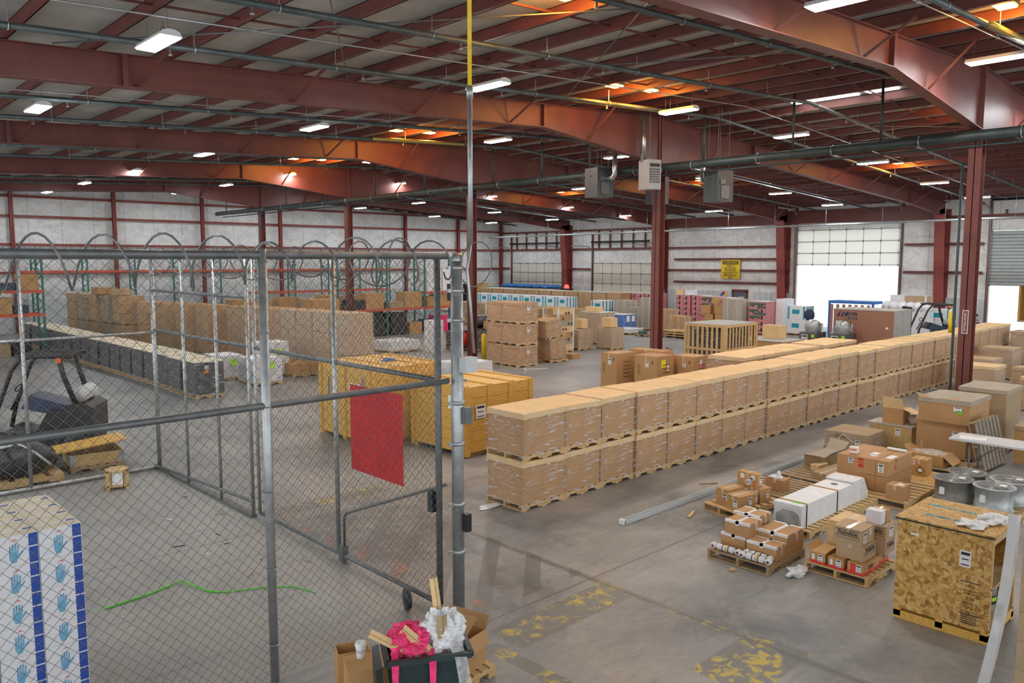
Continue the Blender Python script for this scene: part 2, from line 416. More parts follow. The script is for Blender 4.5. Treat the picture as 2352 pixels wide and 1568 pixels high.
# girts
for z, pos in ((8.15, 'top'), (6.97, 'second'), (5.3, 'third'), (3.62, 'fourth')):
    m = MB(); m.box(-4, YW - .22, z - .03, XW, YW - .002, z + .0); m.box(-4, YW - .225, z - .1, XW, YW - .2, z + .05)
    tag(m.build('wall_girt', 'red_oxide_bright'), 'dark red horizontal girt, %s from the top on the long left wall' % pos, 'girt', kind='structure')
for z, pos, spans in ((6.85, 'top', ((7, 54.6),)), (5.3, 'second', ((14.3, 18.6), (25.9, 54.5))), (4.45, 'third', ((25.9, 35.2),)), (3.65, 'fourth', ((14.3, 18.6), (25.9, 37.1), (43.6, 46.6), (53.4, 54.5))), (2.78, 'fifth', ((25.9, 35.2),))):
    m = MB()
    for a, q in spans: m.box(XW - .22, a, z - .03, XW - .002, q, z); m.box(XW - .225, a, z - .1, XW - .2, q, z + .06)
    if pos == 'top': m.box(XW - .24, 16.6, z + .05, XW - .2, 26.2, z + .75); m.box(XW - .24, 26.4, z - .05, XW - .2, 36.0, z + .6)
    tag(m.build('wall_girt', 'red_oxide'), 'dark red horizontal girt, %s from the top on the end wall' % pos, 'girt', kind='structure')
# columns of the long wall
def ibeam(m, cx, cy, z0, z1, d, bf, along, t=.02):
    if along == 'y':
        m.box(cx - bf / 2, cy - d / 2, z0, cx + bf / 2, cy - d / 2 + t, z1); m.box(cx - bf / 2, cy + d / 2 - t, z0, cx + bf / 2, cy + d / 2, z1); m.box(cx - t / 2, cy - d / 2, z0, cx + t / 2, cy + d / 2, z1)
    else:
        m.box(cx - d / 2, cy - bf / 2, z0, cx - d / 2 + t, cy + bf / 2, z1); m.box(cx + d / 2 - t, cy - bf / 2, z0, cx + d / 2, cy + bf / 2, z1); m.box(cx - d / 2, cy - t / 2, z0, cx + d / 2, cy + t / 2, z1)
    return m
for i, x in enumerate((5.2, 10.9, 16.55, 22.2, 27.95, 33.7, 39.2, 44.9, 50.0)):
    tag(ibeam(MB(), x, YW - .36, 0, zr(x), .26, .2, 'y').build('wall_column', 'red_oxide_bright'), 'slim dark red steel wall column, %s from the left along the long wall' % ORD[i], 'column', kind='structure')
# rigid frames
FY = [6.68, 16.42, 26.26, 36.15, 46.0]
BOT = [(X0, 7.1), (3.5, 7.53), (16.75, 8.17), (22.3, 7.58), (22.6, 7.58), (28.5, 8.18), (44.5, 7.38), (49.3, 6.95)]
def zb(x):
    for (a, p), (b2, q) in zip(BOT, BOT[1:]):
        if a <= x <= b2: return p + (q - p) * (x - a) / (b2 - a)
    return 7
for i, y in enumerate(FY):
    nm = ('nearest', 'second nearest', 'middle', 'second farthest', 'farthest')[i]
    r = thing('roof_beam', 'deep tapered dark red rigid frame beam spanning the hall, %s of five' % nm, 'beam', (0, y, 0), kind='structure')
    top = [(XW - .1, zr(XW) - .01), (XR, zr(XR) - .01), (X0, zr(X0) - .01)]
    MB().prism(BOT + [(XW - .1, 6.85)] + top, 'y', -.012, .012).build('web', 'red_oxide', r)
    m = MB()
    for (a, p), (q, s) in zip(BOT, BOT[1:] + [(XW - .1, 6.85)]): m.prism([(a, p - .02), (q, s - .02), (q, s), (a, p)], 'y', -.13, .13)
    m.build('bottom_flange', 'red_oxide', r)
    m = MB()
    for (a, p), (q, s) in zip(top, top[1:]): m.prism([(a, p - .02), (q, s - .02), (q, s), (a, p)], 'y', -.11, .11)
    m.build('top_flange', 'red_oxide', r)
    for x in (5.3, 16.75, 22.45, 28.5, 44.6):
        MB().box(x - .05, -.12, zb(x), x + .05, .12, zr(x) - .02).build('stiffener', 'red_oxide', r)
    for j in range(15):
        x = 2.2 + 3.3 * j
        if abs(x - 22.4) < 1: continue
        for s in (-1, 1):
            MB().bar((x, s * .06, zb(x) + .03), (x + .35, s * .85, zr(x) + .02), .05, .05).build('flange_brace', 'red_oxide', r)
    # interior column
    co = thing('steel_column', 'dark red steel H column under the ridge, %s of five' % nm, 'column', (XR, y, 0), kind='structure')
    ibeam(MB(), 0, 0, .02, 7.57, .32, .3, 'x').build('shaft', 'red_oxide', co)
    MB().box(-.25, -.25, 0, .25, .25, .02).build('base_plate', 'red_oxide', co)
    # tapered wall column at the end wall
    if i:
        cw = thing('tapered_column', 'heavy tapered dark red column on the end wall, %s' % ('right of the big open door', 'left of the big open door', 'between hazard banner and closed door', 'between the two closed overhead doors')[i - 1], 'column', (XW, y, 0), kind='structure')
        MB().prism([(-.45, 0), (-.02, 0), (-.02, 7.4), (-1.1, 7.2)], 'y', -.012, .012).build('web', 'red_oxide_bright', cw)
        m = MB(); m.prism([(-.45, 0), (-.42, 0), (-1.07, 7.0), (-1.1, 7.0)], 'y', -.28, .28); m.build('front_flange', 'red_oxide_bright', cw)
        MB().box(-.05, -.28, 0, -.02, .28, 7.3).build('back_flange', 'red_oxide_bright', cw)
# purlins, one Z section per line, with bridging between them
px_ = [XR - .62 - 1.42 * i for i in range(20)][::-1] + [XR + .62 + 1.39 * i for i in range(20)]
px_ = [x for x in px_ if X0 < x < XW - .4]
for x in px_:
    z = zr(x); m = MB()
    m.box(x - .01, Y0, z, x + .01, YW, z + .25); m.box(x - .09, Y0, z, x + .01, YW, z + .012); m.box(x - .01, Y0, z + .24, x + .09, YW, z + .252)
    k = sum(1 for q in px_ if (q < XR) == (x < XR) and abs(q - XR) < abs(x - XR))
    tag(m.build('roof_purlin', 'red_oxide'), 'dark red purlin under the roof deck, %s from the ridge on the %s slope' % (ORD[k], 'cage side' if x < XR else 'dock door side'), 'purlin', 'roof purlins', 'structure')
n = 0
for y in (-2, 2, 9.9, 13.3, 19.6, 23.0, 29.5, 33, 39.4, 42.7, 49.5, 52.5):
    m = MB()
    for a, q in ((X0, XR), (XR, XW)): m.bar((a, y, zr(a) + .12), (q, y, zr(q) + .12), .04, .035)
    tag(m.build('purlin_bridging', 'red_oxide'), 'thin dark red bridging bar between the purlins, %s from the near end' % ORD[n], 'bridging bar', 'purlin bridging', 'structure'); n += 1
# cross bracing rods
n = 0
for a, q in (((4, 7.2), (10, 16)), ((4, 16), (12, 7.2)), ((10.5, 16), (17.5, 7.2)), ((10, 7.2), (17, 16)), ((17, 16.9), (10, 25.8)), ((24, 7), (31, 15.8)), ((31, 7), (24, 15.8))):
    tag(MB().tube([(a[0], a[1], zr(a[0]) - .05), (q[0], q[1], zr(q[0]) - .05)], .014, 6).build('brace_rod', 'dull_steel'), 'thin diagonal steel brace rod under the roof, %s from the cage' % ORD[n], 'brace rod', 'roof brace rods', 'structure'); n += 1

# ------------------------------------------------------------------ overhead doors
def overhead(n, y0, y1, z0, z1, mat, sect, label, ribs=6):
    d = thing('door_%d' % n, label, 'overhead door', (XW - .06, 0, 0), kind='structure')
    m = MB(); h = (z1 - z0) / sect
    for i in range(sect): m.box(-.03, y0, z0 + i * h + .012, .03, y1, z0 + (i + 1) * h - .012)
    m.build('door_panel', mat, d)
    m = MB()
    for i in range(sect + 1): m.box(-.05, y0, z0 + i * h - .02, -.025, y1, z0 + i * h + .02)
    m.build('section_rail', 'dull_steel', d)
    m = MB()
    for j in range(ribs + 1):
        y = y0 + (y1 - y0) * j / ribs
        for i in range(sect + 1): m.box(-.075, y - .035, z0 + i * h - .07, -.05, y + .035, z0 + i * h + .07)
        m.box(-.04, y - .012, z0, -.031, y + .012, z1)
    m.build('hinge_strap', 'dull_steel', d)
    for y in (y0 - .12, y1 + .12):
        m = MB(); m.tube([(-.08, y, 0.0), (-.08, y, z1 + .9), (-.25, y, z1 + 1.25), (-.7, y, z1 + 1.4), (-2.6, y, z1 + 1.42)], .04, 6); m.build('track', 'galvanised', d)
        MB().box(-.1, y - .06, 0, .05, y + .06, z1 + 2.4).build('jamb', 'red_oxide', d)
    MB().tube([(-.35, y0, z1 + 1.75), (-.35, y1, z1 + 1.75)], .07, 8).build('spring_shaft', 'black_paint', d)
    m = MB()
    for j in range(5):
        y = y0 + (y1 - y0) * (j + .5) / 5; m.box(-.12, y - .05, z1 + 1.2, -.02, y + .05, 6.8)
    m.build('header_post', 'red_oxide', d)
    return d
overhead(1, 46.9, 53.1, 0, 4.1, 'door_cream', 5, 'closed cream sectional overhead door in the far corner of the end wall')
overhead(2, 37.4, 43.3, 0, 4.1, 'door_cream', 5, 'closed cream sectional overhead door behind the middle column')
d = overhead(3, 18.95, 25.45, 4.05, 6.3, 'door_white', 3, 'raised white sectional door above the bright open doorway')
d = overhead(4, 7.45, 13.95, 2.95, 5.95, 'door_sage', 16, 'half raised gray green ribbed door at the right edge', 2)
pd = thing('door_5', 'dark slate personnel door under a red lintel on the end wall', 'door', (XW - .05, 29.65, 0), kind='structure')
MB().box(-.03, -.5, 0, .03, .5, 2.12).build('door_leaf', 'slate', pd)
m = MB(); m.box(-.08, -.62, 0, 0, -.5, 2.2); m.box(-.08, .5, 0, 0, .62, 2.2); m.box(-.08, -.62, 2.12, 0, .62, 2.3); m.build('door_frame', 'red_oxide', pd)
MB().box(-.07, -.35, 1.75, -.04, .05, 1.82).build('door_closer', 'galvanised', pd)
# skylight strips
sk = 1
for y0, y1 in ((10.5, 12.5), (9.35, 10.2)):
    x = XR + .62 + 1.39
    tag(MB().box(x - 1.2, y0, zr(x) + .235, x - .15, y1, zr(x) + .25).build('window_%d' % sk, 'skylight_glow'), ('longer', 'shorter')[sk - 1] + ' bright skylight strip between purlins above the ridge line', 'skylight', kind='structure'); sk += 1

# ------------------------------------------------------------------ services under the roof
def slope_line(y, dz, r, n=8, x0=X0, x1=49.8):
    return MB().tube([(x0, y, zr(x0) + dz), (XR, y, zr(XR) + dz), (x1, y, zr(x1) + dz)], r, n)
HANG = MB().tube([(0, 0, .1), (0, 0, -.18)], .008, 4).tube([(0, .065 * math.cos(a), -.25 + .065 * math.sin(a)) for a in [k * PI / 5 for k in range(10)]], .008, 4, closed=True).mesh('hanger', 'galvanised')
HEAD = MB().lathe([(.0, 0), (.02, 0), (.018, -.09), (.035, -.1), (.035, -.115), (0, -.12)], (0, 0, 0), 8).mesh('sprinkler_head', 'galvanised')
for i in range(16):
    y = 4.85 + 3.15 * i
    p = tag(slope_line(y, -.25, .055).build('sprinkler_pipe', 'gray_pipe'), 'gray sprinkler pipe slung under the purlins, %s from the near end' % ORD[i], 'sprinkler pipe', 'sprinkler pipes')
    for j in range(18):
        x = -2.7 + 2.84 * j
        h = D.objects.new('hanger', HANG); COL.objects.link(h); h.parent = p; h.location = (x, y, zr(x))
    for j in range(12 if i < 7 else 5):
        x = 1.5 + (3.9 if i < 7 else 9) * j
        h = D.objects.new('sprinkler_head', HEAD); COL.objects.link(h); h.parent = p; h.location = (x, y, zr(x) - .29)
for i, y in enumerate((5.33, 13.2, 20.85, 28.6, 36.75, 43.3)):
    tag(slope_line(y, -.07, .014, 6).build('conduit', 'galvanised'), 'thin steel conduit along the row of lamps, %s from the near end' % ORD[i], 'conduit', 'lamp conduits')
# LED high bay grid
GX = [4.85, 11.9, 19.1, 25.65, 32.35, 39.2, 45.3]; GY = [5.4, 13.35, 20.9, 28.75, 36.2, 43.3, 50.4]
led = thing('ceiling_light', 'x', 'ceiling light', (0, 0, 0), 0, 'hanging LED lamps')
m = MB(); m.prism([(-.17, 0), (.17, 0), (.13, .07), (.05, .1), (-.05, .1), (-.13, .07)], 'y', -.58, .58); m.build('housing', 'white_paint', led)
MB().box(-.15, -.55, -.02, .15, .55, -.001).build('diffuser', 'led', led)
m = MB()
for s in (-.45, .45): m.tube([(0, s, .1), (0, s, .42)], .005, 4)
m.build('hanger_wire', 'dull_steel', led)
m = MB(); m.tube([(.1, .05 + .09 * math.sin(a), .2 + .09 * math.cos(a)) for a in [k * PI / 6 for k in range(12)]] + [(.08, 0, .35)], .007, 4); m.build('cord', 'black_plastic', led)
first = True
rows = ['first', 'second', 'third', 'fourth', 'fifth', 'sixth', 'seventh']
for j, y in enumerate(GY):
    for i, x in enumerate(GX):
        if (i, j) in ((0, 0), (0, 6)) or (j == 4 and i < 1) or (i == 0 and j == 5): continue
        l = 'white LED lamp hanging from the roof, %s along the %s row from the camera' % (rows[i], rows[j])
        loc = (x, y, zr(x) - .45)
        if first: led.location = loc; led['label'] = l; first = False
        else: dup(led, loc, label=l)
# amber lamps tucked between the purlins
am = thing('amber_lamp', 'x', 'amber lamp', (0, 0, 0), 0, 'amber sodium lamps')
MB().box(-.26, -.18, .03, .26, .18, .12).build('housing', 'dull_steel', am)
MB().box(-.23, -.15, 0, .23, .15, .028).build('lens', 'amber_lens', am)
first = True
spots = [(10.4, 9.1, 'above the nearest beam'), (17.5, 4.7, 'at the top right corner'), (17.5, 13.85, 'left of a pair near the lamp above the heaters'), (18.9, 13.75, 'right of a pair near the lamp above the heaters'), (17.4, 23.85, 'left of a pair beyond the second beam'), (18.9, 23.8, 'right of a pair beyond the second beam'), (17.8, 34.1, 'left of a pair beyond the middle beam'), (19.3, 34.05, 'right of a pair beyond the middle beam'), (26.5, 8.0, 'glowing beneath the nearest beam beside the column'), (28.2, 8.0, 'glowing lower beside the nearest column'), (36.0, 13.9, 'over the dock door bay'), (36.2, 24.0, 'behind the heaters'), (36.0, 34.0, 'far off above the middle stacks')]
for x, y, wh in spots:
    xs = min(px_, key=lambda q: abs(q + .7 - x)) + .68
    loc = (xs, y, zr(xs) + .10); l = 'amber sodium lamp between purlins ' + wh
    if first: am.location = loc; am['label'] = l; first = False
    else: dup(am, loc, label=l)
    L = D.lights.new('amber_lamp_light', 'POINT'); L.energy = AMBER_POWER; L.color = (1, .42, .05); L.shadow_soft_size = .15
    lo = D.objects.new('amber_lamp_light', L); COL.objects.link(lo); lo.location = (xs, y, zr(xs) + .03)
# yellow lengths over the sprinkler pipes below the amber pairs
n = 0
for x0, x1, y in ((15.8, 19.6, 14.37), (15.7, 19.8, 23.6), (15.9, 19.9, 33.3), (16.4, 19.6, 4.8)):
    m = MB().tube([(x0, y, zr(x0) - .25), (x1, y, zr(x1) - .25)], .06, 8)
    tag(m.build('yellow_pipe', 'brass'), 'length of yellow pipe lit by amber lamps, %s' % ('in front of the second beam', 'in front of the middle beam', 'in front of the second farthest beam', 'at the top right corner')[n], 'pipe'); n += 1
# main gas line with drops, heaters
gp = thing('gas_pipe', 'thick dark pipe crossing the hall below the beams past the heaters', 'pipe', (22.02, 0, 7.37))
MB().tube([(0, -6, 0), (0, 20, .02), (0, 51.5, 0)], .13, 12).build('main_pipe', 'dark_pipe', gp)
MB().tube([(.18, -6, -.22), (.18, 20, -.2), (.18, 51, -.22)], .03, 8).build('side_pipe', 'dark_pipe', gp)
for y in (8.9, 11.4, 14.4, 19.2, 21.6, 24.4, 29, 33, 38, 42, 46.5, 50):
    MB().tube([(0, y, .1), (0, y, zr(22) - 7.37)], .04 if y < 30 else .03, 8).build('drop_rod', 'dark_pipe', gp)
for k in range(22):
    y = 1 + 2.3 * k; MB().tube([(.15 * math.cos(a), y, .15 * math.sin(a)) for a in [q * PI / 6 for q in range(12)]], .012, 4, closed=True).build('clamp', 'galvanised', gp)
wp = thing('water_main', 'pale steel sprinkler main running across the hall before the end wall', 'pipe', (46.5, 0, 6.35))
MB().tube([(0, -4, .22), (0, 52, -.02)], .07, 10).build('main_pipe', 'galvanised', wp)
for k in range(15): MB().tube([(0, 2 + 3.3 * k, .1), (0, 2 + 3.3 * k, 1.5)], .018, 6).build('hanger', 'galvanised', wp)
def heater(label, x, y, z, rz, mat, flue, w=.62, h=.95, d=.7):
    t = thing('unit_heater', label, 'heater', (x, y, z), rz)
    m = MB(); m.box(-d / 2, -w / 2, 0, d / 2, w / 2, h); m.build('cabinet', mat, t)
    m = MB(); m.box(-d / 2 - .012, -w * .38, h * .76, -d / 2 - .001, w * .38, h * .87) if mat == 'heater_gray' else m.box(-d / 2 - .012, -.05, h * .7, -d / 2 - .001, .05, h * .74)
    for i in range(6 if mat == 'heater_gray' else 0): m.box(-d / 2 - .012, -w * .4, .22 * h + i * .085 * h, -d / 2 - .002, w * .4, .22 * h + i * .085 * h + .055 * h)
    m.build('louvre', 'black_plastic', t)
    if mat == 'heater_gray':
        m = MB()
        for i in range(9): m.box(-d / 2 - .02, -w * .4 + i * w * .09, .2 * h, -d / 2 - .012, -w * .4 + i * w * .09 + .012, .72 * h)
        m.build('louvre_bars', mat, t)
    m = MB(); m.box(-.2, -w / 2 - .03, .1, .15, -w / 2 - .002, .5); m.box(-.25, -w / 2 - .05, .55, -.05, -w / 2 - .002, .7); m.build('control_box', 'dull_steel', t)
    m = MB()
    for a in (-.25, .25):
        for s in (-.2, .2): m.tube([(a, s, h), (a, s, zr(x) + .06 - z)], .008, 4)
    m.build('hanger_rod', 'dull_steel', t)
    m = MB()
    for p in flue: m.tube(p, .085, 12)
    m.build('flue', 'chrome_flue', t)
    return t
heater('light gray gas heater with louvred face hung before the column', 21.35, 16.0, 6.62, math.radians(72), 'heater_gray', [[(.1, .2, .9), (.1, .2, 2.35)]], .5, .95, .55)
heater('dark gray heater hanging left of the heater column', 21.4, 18.2, 6.5, math.radians(-12), 'heater_dark', [[(0, -.31, .62), (0, -.75, .62), (0, -.85, .72), (0, -.85, 1.6)]], .72, 1.0)
heater('dark heater half hidden behind the light gray heater', 23.2, 17.05, 6.3, math.radians(160), 'heater_dark', [[(0, 0, .95), (0, 0, 1.6)]], .4, .95)
heater('dark gray heater with data plate hanging right of the heater column', 22.75, 14.3, 6.2, math.radians(-12), 'heater_dark', [[(0, .33, .68), (0, .65, .68), (0, .72, .8), (0, .72, 2.3)]], .62, 1.0)
# conduit dropping to the gate
cp = thing('gate_conduit', 'vertical conduit dropping from the roof to the gate, yellow above and gray below', 'conduit', (6.12, 7.18, 0))
MB().tube([(0, 0, 6.25), (0, 0, 8.3)], .025, 8).build('upper_conduit', 'yellow_paint', cp)
MB().tube([(0, 0, 4.5), (0, 0, 6.25)], .028, 8).build('lower_conduit', 'galvanised', cp)
MB().tube([(0, 0, 6.18), (0, 0, 6.32)], .04, 8).build('coupling', 'galvanised', cp)
MB().tube([(0, 0, 4.5), (-.04, .02, 4.2), (-.01, 0, 3.8), (.03, -.02, 3.2)], .018, 6).build('flexible_conduit', 'galvanised', cp)
# signs fixed to the building
sg = thing('hazard_banner', 'yellow bilingual hazardous materials banner on the end wall', 'sign', (XW - .27, 30.35, 3.7))
MB().box(0, -.75, -.66, .02, .75, .68).build('banner', 'yellow_paint', sg)
MB().box(-.008, -.64, .36, -.001, .64, .62).build('header_bar', 'ink', sg)
for s, z, h, mt in (('CUIDADO', .49, .25, 'yellow_paint'), ('AREA DE', .26, .16, 'ink'), ('MATERIALES', .10, .16, 'ink'), ('PELIGROSOS', -.06, .16, 'ink'), ('HAZARDOUS', -.24, .19, 'ink'), ('MATERIALS', -.41, .19, 'ink'), ('AREA', -.57, .17, 'ink')):
    text(s, h, sg, (-.011, 0, z), FACE_NX, mt, off=.002)
dm = thing('hazard_diamond', 'four coloured hazard rating diamond sign near the personnel door', 'sign', (XW - .12, 30.95, 1.85))
for mt, (u, v) in (('red_plastic', (0, .16)), ('blue_tarp', (.16, 0)), ('yellow_paint', (-.16, 0)), ('white_paint', (0, -.16))):
    MB().prism([(u, v - .155), (u + .155, v), (u, v + .155), (u - .155, v)], 'x', 0, .01).build('diamond_field', mt, dm)
for i, (y, z, l) in enumerate(((6.68, 2.75, 'nearest'), (26.26, 2.9, 'middle'))):
    s = thing('column_placard', 'narrow white placard with vertical lettering on the %s ridge column' % l, 'sign', (XR - .165, y, z))
    MB().box(-.006, -.07, -.3, 0, .07, .3).build('plate', 'white_paint', s)
    MB().box(-.008, -.055, -.28, -.0062, .055, .28).build('field', 'red_oxide', s)
    text('EXTINGUISHER', .07, s, (-.0085, 0, 0), (0, -PI / 2, 0) if 0 else (PI / 2, -PI / 2, -PI / 2), 'white_paint')
# ================================================================== PALLETS, CARTONS
def pallet_parts(t, sx, sy, h, mat, n=7):
    """stringers run along x, deck boards along y; near corner at the origin"""
    m = MB(); bw = sx / n * .70
    for i in range(n):
        x = (sx - bw) * i / (n - 1); m.box(x, 0, h - .02, x + bw, sy, h)
    m.build('top_deck', mat, t)
    for y in (0, sy / 2 - .02, sy - .04): stringer(MB(), sx, y, h).build('stringer', mat, t)
    m = MB()
    for x in (0, sx * .3, sx / 2 - .05, sx * .7 - .1, sx - .1): m.box(x, 0, 0, x + .1, sy, .018)
    m.build('bottom_deck', mat, t)
def stringer(m, sx, y, h):
    q = [(0, .018), (sx * .14, .018), (sx * .16, .055), (sx * .34, .055), (sx * .36, .018), (sx * .64, .018), (sx * .66, .055), (sx * .84, .055), (sx * .86, .018), (sx, .018)]
    for (a, p), (b, r) in zip(q, q[1:]): m.prism([(a, p), (b, r), (b, h - .02), (a, h - .02)], 'y', y, y + .04)
    return m
def pallet_mesh(sx, sy, h, n=6):
    m = MB(); bw = sx / n * .72
    for i in range(n):
        x = (sx - bw) * i / (n - 1); m.box(x, 0, h - .02, x + bw, sy, h)
    for y in (0, sy / 2 - .02, sy - .04): stringer(m, sx, y, h)
    for x in (0, sx / 2 - .05, sx - .1): m.box(x, 0, 0, x + .1, sy, .018)
    return m
def pallet(label, x, y, sx, sy, h=.13, mat='pine', rz=0, z=0, group=None, n=7):
    t = thing('wooden_pallet', label, 'pallet', (x, y, z), rz, group)
    pallet_parts(t, sx, sy, h, mat, n)
    return t
def far_pallet(label, x, y, sx, sy, h=.12, mat='pine', z=0, rz=0, group=None):
    return tag(pallet_mesh(sx, sy, h).build('wooden_pallet', mat, None, (x, y, z), rz), label, 'pallet', group)
def carton(label, x, y, z, sx, sy, h, mat='cardboard', rz=0, tape='tape_tan', along='x', group=None, name='cardboard_box', cat='box', bulge=0):
    m = MB(); m.box(0, 0, 0, sx, sy, h)
    o = m.build(name, mat, None, (x, y, z), rz); tag(o, label, cat, group)
    if tape:
        m = MB(); wd = min(.05, sx * .2, sy * .2)
        if along == 'x': m.box(-.001, sy / 2 - wd / 2, h * .72, 0, sy / 2 + wd / 2, h); m.box(-.001, sy / 2 - wd / 2, h, sx + .001, sy / 2 + wd / 2, h + .0012)
        else: m.box(sx / 2 - wd / 2, -.001, h * .72, sx / 2 + wd / 2, 0, h); m.box(sx / 2 - wd / 2, -.001, h, sx / 2 + wd / 2, sy + .001, h + .0012)
        m.build('packing_tape', tape, o)
    o['_d'] = 0; del o['_d']
    return o
def lab(o, face, u, v, wd, ht, mat='paper', at=0.0, name='shipping_label', lines=0, top=None):
    """sticker on a face of o: '-x' u along -y.. measured as y; '-y' u along x; 'top' u,v = x,y"""
    m = MB(); e = .0015
    if face == '-x': m.box(at - e, u - wd / 2, v - ht / 2, at - .0002, u + wd / 2, v + ht / 2)
    elif face == '-y': m.box(u - wd / 2, at - e, v - ht / 2, u + wd / 2, at - .0002, v + ht / 2)
    else: m.box(u - wd / 2, v - ht / 2, at + .0013, u + wd / 2, v + ht / 2, at + .0027)
    q = m.build(name, mat, o)
    if lines:
        m = MB(); e2 = .0024
        for i in range(lines):
            f = ht * (.32 - .68 * i / max(1, lines - 1)) if lines > 1 else 0
            w2 = wd * (.38, .30, .36, .22)[i % 4]; t = ht * (.09 if i == 0 else .035)
            if face == '-x': m.box(at - e2, u - w2, v + f - t, at - e, u + w2, v + f + t)
            elif face == '-y': m.box(u - w2, at - e2, v + f - t, u + w2, at - e, v + f + t)
            else: m.box(u - w2, v + f - t, at + .0027, u + w2, v + f + t, at + .0033)
        m.build('label_print', 'ink', q)
    return q
# ---------------------------------------------------------------- shrink wrapped gaylord boxes
def gaylord_meshes(sx, sy, h, seed, lid=.09, sag=.03):
    r = random.Random(seed); body = MB(); i = .018
    n = 6
    # body walls bulge a little at mid height
    ring = []
    levels = [(0, 0), (.25, .006), (.5, .011), (.8, .006), (1, 0)]
    per = [(i, i), (sx / 2, i), (sx - i, i), (sx - i, sy / 2), (sx - i, sy - i), (sx / 2, sy - i), (i, sy - i), (i, sy / 2)]
    vs = []
    for t, b in levels:
        for j, (x, y) in enumerate(per):
            k = b * (1.6 if j % 2 else .2) * r.uniform(.6, 1.4)
            dx = x - sx / 2; dy = y - sy / 2; L = math.hypot(dx, dy)
            vs.append((x + dx / L * k, y + dy / L * k, t * (h - .075)))
    fs = [(a * 8 + j, a * 8 + (j + 1) % 8, (a + 1) * 8 + (j + 1) % 8, (a + 1) * 8 + j) for a in range(4) for j in range(8)]
    fs.append(tuple(range(8))[::-1]); fs.append(tuple(32 + j for j in range(8)))
    body.add(vs, fs)
    L = MB(); g = 7; pts = []
    tilt = r.uniform(-.018, .018); cx, cy = r.uniform(.3, .7), r.uniform(.3, .7)
    for a in range(g):
        for b in range(g):
            u, v = a / (g - 1), b / (g - 1); e = min(u, 1 - u, v, 1 - v) * 2
            pts.append((u * sx, v * sy, h - sag * e ** .7 * (1 + .6 * math.cos(3 * (u - cx)) * math.cos(3 * (v - cy))) + tilt * (u - .5) + r.uniform(-.004, .004)))
    fs = [(a * g + b, (a + 1) * g + b, (a + 1) * g + b + 1, a * g + b + 1) for a in range(g - 1) for b in range(g - 1)]
    o = len(pts); edge = [(a, 0) for a in range(g)] + [(g - 1, b) for b in range(1, g)] + [(a, g - 1) for a in range(g - 2, -1, -1)] + [(0, b) for b in range(g - 2, 0, -1)]
    k = len(edge)
    for j, (a, b) in enumerate(edge):
        x, y, z = pts[a * g + b]; pts.append((x, y, h - lid + r.uniform(-.006, .006) + tilt * (a / (g - 1) - .5)))
    for j in range(k):
        a, b = edge[j]; c, d = edge[(j + 1) % k]; fs.append((o + j, o + (j + 1) % k, c * g + d, a * g + b))
    L.add(pts, fs)
    W = MB(); f = .02; lv = [(-.08, .012), (.1, .014), (.5, .022), (.85, .014), (.985, .012), (1.01, -.02)]
    per = []
    for p, q in (((0, 0), (sx, 0)), ((sx, 0), (sx, sy)), ((sx, sy), (0, sy)), ((0, sy), (0, 0))):
        for s in range(4): per.append((p[0] + (q[0] - p[0]) * s / 4, p[1] + (q[1] - p[1]) * s / 4))
    N = len(per); vs = []
    for t, ex in lv:
        for x, y in per:
            dx = (x - sx / 2) / (sx / 2); dy = (y - sy / 2) / (sy / 2); e = ex + r.uniform(-.003, .003)
            vs.append((x + (e if abs(dx) > .99 else 0) * dx, y + (e if abs(dy) > .99 else 0) * dy, t * h + (r.uniform(-.008, .008) if t > 1 else 0)))
    W.add(vs, [(a * N + j, a * N + (j + 1) % N, (a + 1) * N + (j + 1) % N, (a + 1) * N + j) for a in range(len(lv) - 1) for j in range(N)], True)
    return body, L, W
def gaylord(label, x, y, z, sx, sy, h, seed=0, rz=0, group=None, mat='cardboard', lidmat='cardboard_light', wrap=True, lid=.09, sag=.03):
    b, L, W = gaylord_meshes(sx, sy, h, seed, lid, sag)
    o = b.build('pallet_box', mat, None, (x, y, z), rz); tag(o, label, 'pallet box', group)
    L.build('lid', lidmat, o)
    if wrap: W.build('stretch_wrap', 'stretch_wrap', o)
    return o
# the long double stacked row beside the aisle
SEP = [9.22, 10.3, 11.33, 12.37, 13.42, 14.48, 15.53, 16.55, 17.52, 18.58, 19.64, 20.52, 21.56, 22.72, 23.86, 24.9, 25.84, 26.78, 27.73, 28.71, 29.83, 30.82, 31.6, 32.55, 33.5, 34.6, 35.6, 36.7, 37.4]
var = [gaylord('x', 0, 0, -50, 1.0, .95, .74, s, lid=.1) for s in range(5)]
pv = far_pallet('x', 0, 0, 1.0, .95, .115, z=-50)
G1 = 'wrapped boxes of the long double row'; G2 = 'pallets of the long double row'
for i in range(len(SEP) - 1):
    s = (SEP[i + 1] - SEP[i] - .02); dz = random.uniform(-.02, .02); dy = random.uniform(-.03, .03)
    for lvl in (0, 1):
        z = 0 if lvl == 0 else .862
        wd = 'upper' if lvl else 'lower'
        pos = 'nearest' if i == 0 else '%s from the near end' % ORD[i]
        ox = random.uniform(-.01, .02) + (.02 if lvl else 0)
        dup(pv, (SEP[i] + ox, 9.5 + dy, z), label='%s wooden pallet under the long double row, %s' % (wd, pos), group=G2, scale=(s, 1, 1))
        dup(var[(i * 2 + lvl * 3 + i // 3) % 5], (SEP[i] + ox, 9.5 + dy, z + .116), rz=random.uniform(-.012, .012), label='%s shrink wrapped box in the long double row, %s' % (wd, pos), group=G1, scale=(s, 1, 1.0 + (dz if lvl else 0)))
